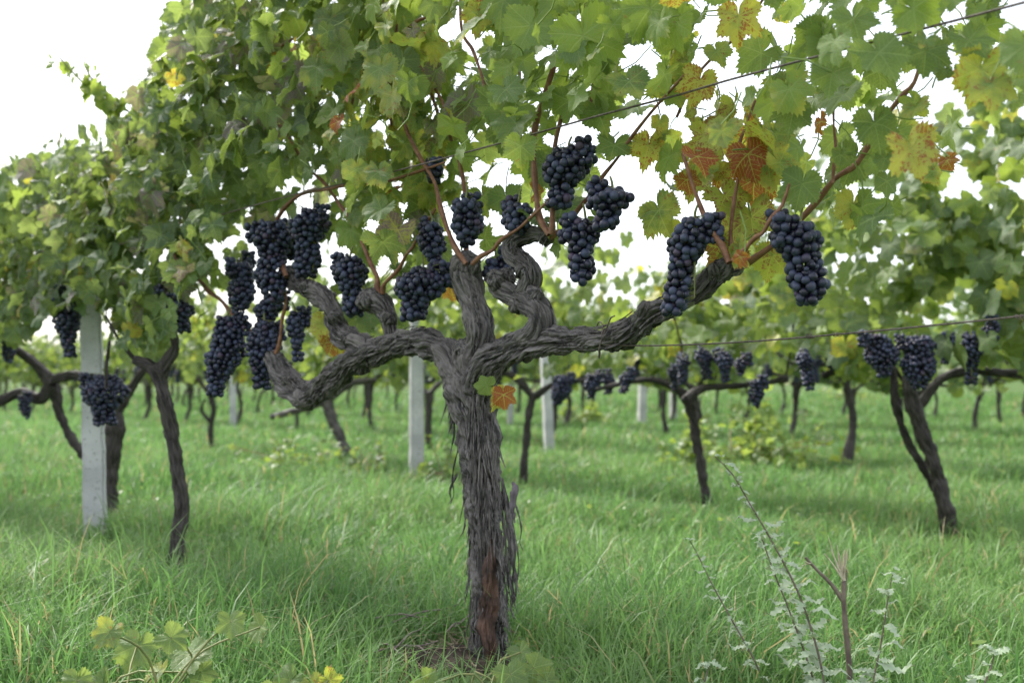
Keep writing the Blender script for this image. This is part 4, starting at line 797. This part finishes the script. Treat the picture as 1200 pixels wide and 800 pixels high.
# tall prickly weeds at the lower right
def weed_mat():
    t = NT('thistle_leaf'); tc = t.n('ShaderNodeTexCoord'); n = t.noise(tc.outputs['Object'], 60., 3); p = t.pbsdf(t.mix(n, (.24, .33, .20), (.46, .53, .38)), .6, .3); tr = t.n('ShaderNodeBsdfTranslucent'); tr.inputs[0].default_value = (.28, .36, .15, 1)
    ms = t.n('ShaderNodeMixShader'); ms.inputs[0].default_value = .25; t.t.links.new(p, ms.inputs[1]); t.t.links.new(tr.outputs[0], ms.inputs[2]); return t.done(ms.outputs[0])
M_weed = weed_mat(); M_weedstem = simple('weed_stem', (.10, .07, .06), (.20, .16, .12), 50.)
def toothed_leaf(acc, p, d, up, L, seed):
    """narrow toothed wavy blade"""
    r_ = np.random.default_rng(seed); m = 14; t = np.linspace(0, 1, m); d = unit(d); s = unit(np.cross(d, up)); u = np.cross(s, d)
    wv = L*.165*np.sin(PI*np.clip(t, .02, 1)**.7)*np.where(np.arange(m) % 2 == 0, .5, 1.45)+.0004; C = p+d*(L*t)[:, None]+u*(L*(.12*np.sin(t*6+seed)-.35*t**2*r_.random()))[:, None]
    e1 = C+s*wv[:, None]+u*(L*.05*np.sin(t*14+seed))[:, None]; e2 = C-s*wv[:, None]+u*(L*.05*np.cos(t*13+seed))[:, None]; V = np.stack([e1, C-u*L*.02, e2], 1).reshape(-1, 3); q = []
    for i in range(m-1):
        for j in range(2): q.append([i*3+j, i*3+j+1, i*3+3+j+1, i*3+3+j])
    acc.add(V, q)
def weed(label, path, z, nl, seed, size=(24, 50), lower=1.):
    r_ = np.random.default_rng(seed); q, rd = px_path(path, z=z); rd = [v_*.62 for v_ in rd]; f = q[0].copy(); f[2] = 0; q[0] = f
    e = empty('prickly_weed', tuple(f), label, 'weed', 'tall prickly weeds'); a = Acc(); C = tube(a, q, rd, 8, .012, 0, 0, seed, .06); a.build('stem', M_weedstem, e)
    l = Acc()
    for k in range(nl):
        t = (k+r_.random()*.7)/nl; i = min(len(C)-2, int(t*(len(C)-1)*.93+len(C)*.07*(1-lower))); p = C[i]
        if p[2] < .04: continue
        an = k*2.4+r_.normal(0, .4); d = np.array([math.cos(an), math.sin(an)*.7, r_.uniform(-.05, .35)]); L = r_.uniform(*size)/FPX*z*(1.15-.7*t)*r_.uniform(.6, 1.2)
        toothed_leaf(l, p, d, np.array([0, -.35, 1.]), L, seed*100+k)
        if r_.random() < .5: toothed_leaf(l, p+r_.normal(0, .006, 3), d+r_.normal(0, .5, 3), np.array([0, -.5, 1.]), L*.5, seed*100+k+50)
    l.build('leaves', M_weed, e); return e
weed('tallest prickly weed at the lower right, long bare red stem leaning left', [(975, 850, 5), (960, 770, 4.4), (938, 700, 4), (908, 640, 3.6), (880, 592, 3), (858, 555, 2.4), (838, 535, 1.6)], 1.7, 46, 1)
weed('shorter prickly weed stem standing just behind the tallest one', [(965, 850, 4), (945, 770, 3.6), (925, 715, 3.2), (905, 665, 2.8), (893, 630, 2)], 1.78, 34, 2)
weed('thin faded weed stem leaning left of the tallest one', [(908, 850, 4), (885, 775, 3.4), (860, 730, 3), (835, 685, 2.6), (818, 650, 2), (808, 632, 1.5)], 1.8, 28, 3, (14, 28))
weed('small leafy prickly weed right of the broken dry stalk', [(1012, 850, 4), (1025, 790, 3.6), (1034, 745, 3), (1040, 705, 2.4), (1046, 672, 1.8)], 1.68, 24, 4, (26, 46))
weed('low prickly weed at the bottom right corner', [(1130, 850, 5), (1150, 810, 4.4), (1162, 780, 3), (1166, 762, 2)], 1.66, 16, 5, (28, 48))
weed('low prickly weed at the bottom edge left of the tall ones', [(812, 850, 4), (822, 815, 3.6), (828, 790, 3), (832, 778, 2)], 1.72, 13, 6, (22, 40))
e = empty('broken_stalk', tuple(P(998, 841, 1.72)*[1, 1, 0]), 'broken dry stalk with a splintered pale top among the weeds', 'dry stalk'); a = Acc(); q, rd = px_path([(1000, 850, 8), (996, 790, 8), (992, 740, 8), (989, 700, 8), (990, 668, 8)], z=1.72); q[0][2] = 0; tube(a, q, rd, 10, .01, .0008, 0, 1, .08); tube(a, *px_path([(989, 705, 6), (975, 685, 4.4), (958, 668, 3.6), (944, 653, 3)], z=1.72), 8, .01); a.build('stalk', M_weedstem, e)
a = Acc()
for k, (dx, dy, w_) in enumerate(((0, 24, .0036), (-9, 30, .003), (-16, 24, .0036), (-24, 20, .0026), (4, 26, .003), (-20, 42, .0014), (-6, 18, .003))): ribbon(a, [P(989, 680, 1.715), P(989+dx*.5, 668-dy*.3, 1.71), P(990+dx, 668-dy, 1.705)], w_, (0, -1, 0), k)
for k, (dx, dy) in enumerate(((-12, -3), (-8, 3))): ribbon(a, [P(950, 660, 1.715), P(950+dx*.5, 660-dy*.3, 1.71), P(950+dx, 660-dy, 1.705)], .0014, (0, -1, 0), k)
a.build('splinters', M_straw, e)

# low bushes between the rows
def low_bush(label, px, base_py, wpx, hpx, n, seed, au=.05, li=.6, lib=MID, ll=(.02, .04)):
    z = CH*FPX/(base_py-HY); r_ = np.random.default_rng(seed); c = P(px, base_py, z); w_, h = wpx/2/FPX*z, hpx/FPX*z; e = empty('low_bush', (c[0], c[1], 0), label, 'bush', 'low regrowth between the rows')
    u = r_.normal(0, .42, n); hh = np.abs(r_.normal(0, .45, n))*(1-.5*np.abs(u)); Pp = np.stack([c[0]+u*w_*1.2, c[1]+r_.normal(0, w_*.4, n), .02+h*np.clip(hh, 0, 1.3)*(.6+.5*np.sin(u*9+seed))], 1)
    N = unit(r_.normal(0, .6, (n, 3))+[0, -.4, .9]); T = r_.normal(0, 1, (n, 3)); LA = np.stack([np.clip(r_.normal(au, .15, n), 0, 1), np.clip(r_.normal(li, .2, n), 0, 1), r_.random(n)*.9], 1); a = Acc(); leaves(a, Pp, N, T, r_.uniform(*ll, n), LA, lib, seed); a.build('foliage', M_leaf_far, e)
    s = Acc()
    for k in range(14): j = r_.integers(0, n); f = np.array([c[0]+r_.normal(0, w_*.3), c[1], 0]); tube(s, [f, (f+Pp[j])/2+[0, 0, .02], Pp[j]], [.004, .003, .002], 5, .04)
    s.build('stems', M_cane, e)
low_bush('leafy green regrowth below the right arm of the thin dark vine', 880, 545, 170, 100, 520, 1, .12, .7, ll=(.03, .055)); low_bush('small green bush in front of the leafy regrowth, nearer the thin dark stem', 805, 552, 66, 52, 200, 2)
low_bush('sprawling low weeds between the left vines and the grey leaning stem', 345, 556, 140, 62, 420, 3, .05, .5, ll=(.012, .03)); low_bush('brownish cut brush at the foot of the grey leaning stem', 428, 562, 62, 50, 300, 4, .2, .05, ll=(.012, .026))
low_bush('bushy green regrowth behind the thin tilting post', 680, 498, 70, 46, 240, 5, .1, .7, ll=(.04, .07)); low_bush('low green weeds beside the tall middle post', 520, 566, 70, 46, 200, 6, .0, .4, ll=(.012, .03)); low_bush('low green bush at the far right behind the fork', 1000, 470, 80, 30, 160, 7, .1, .6, ll=(.05, .09))
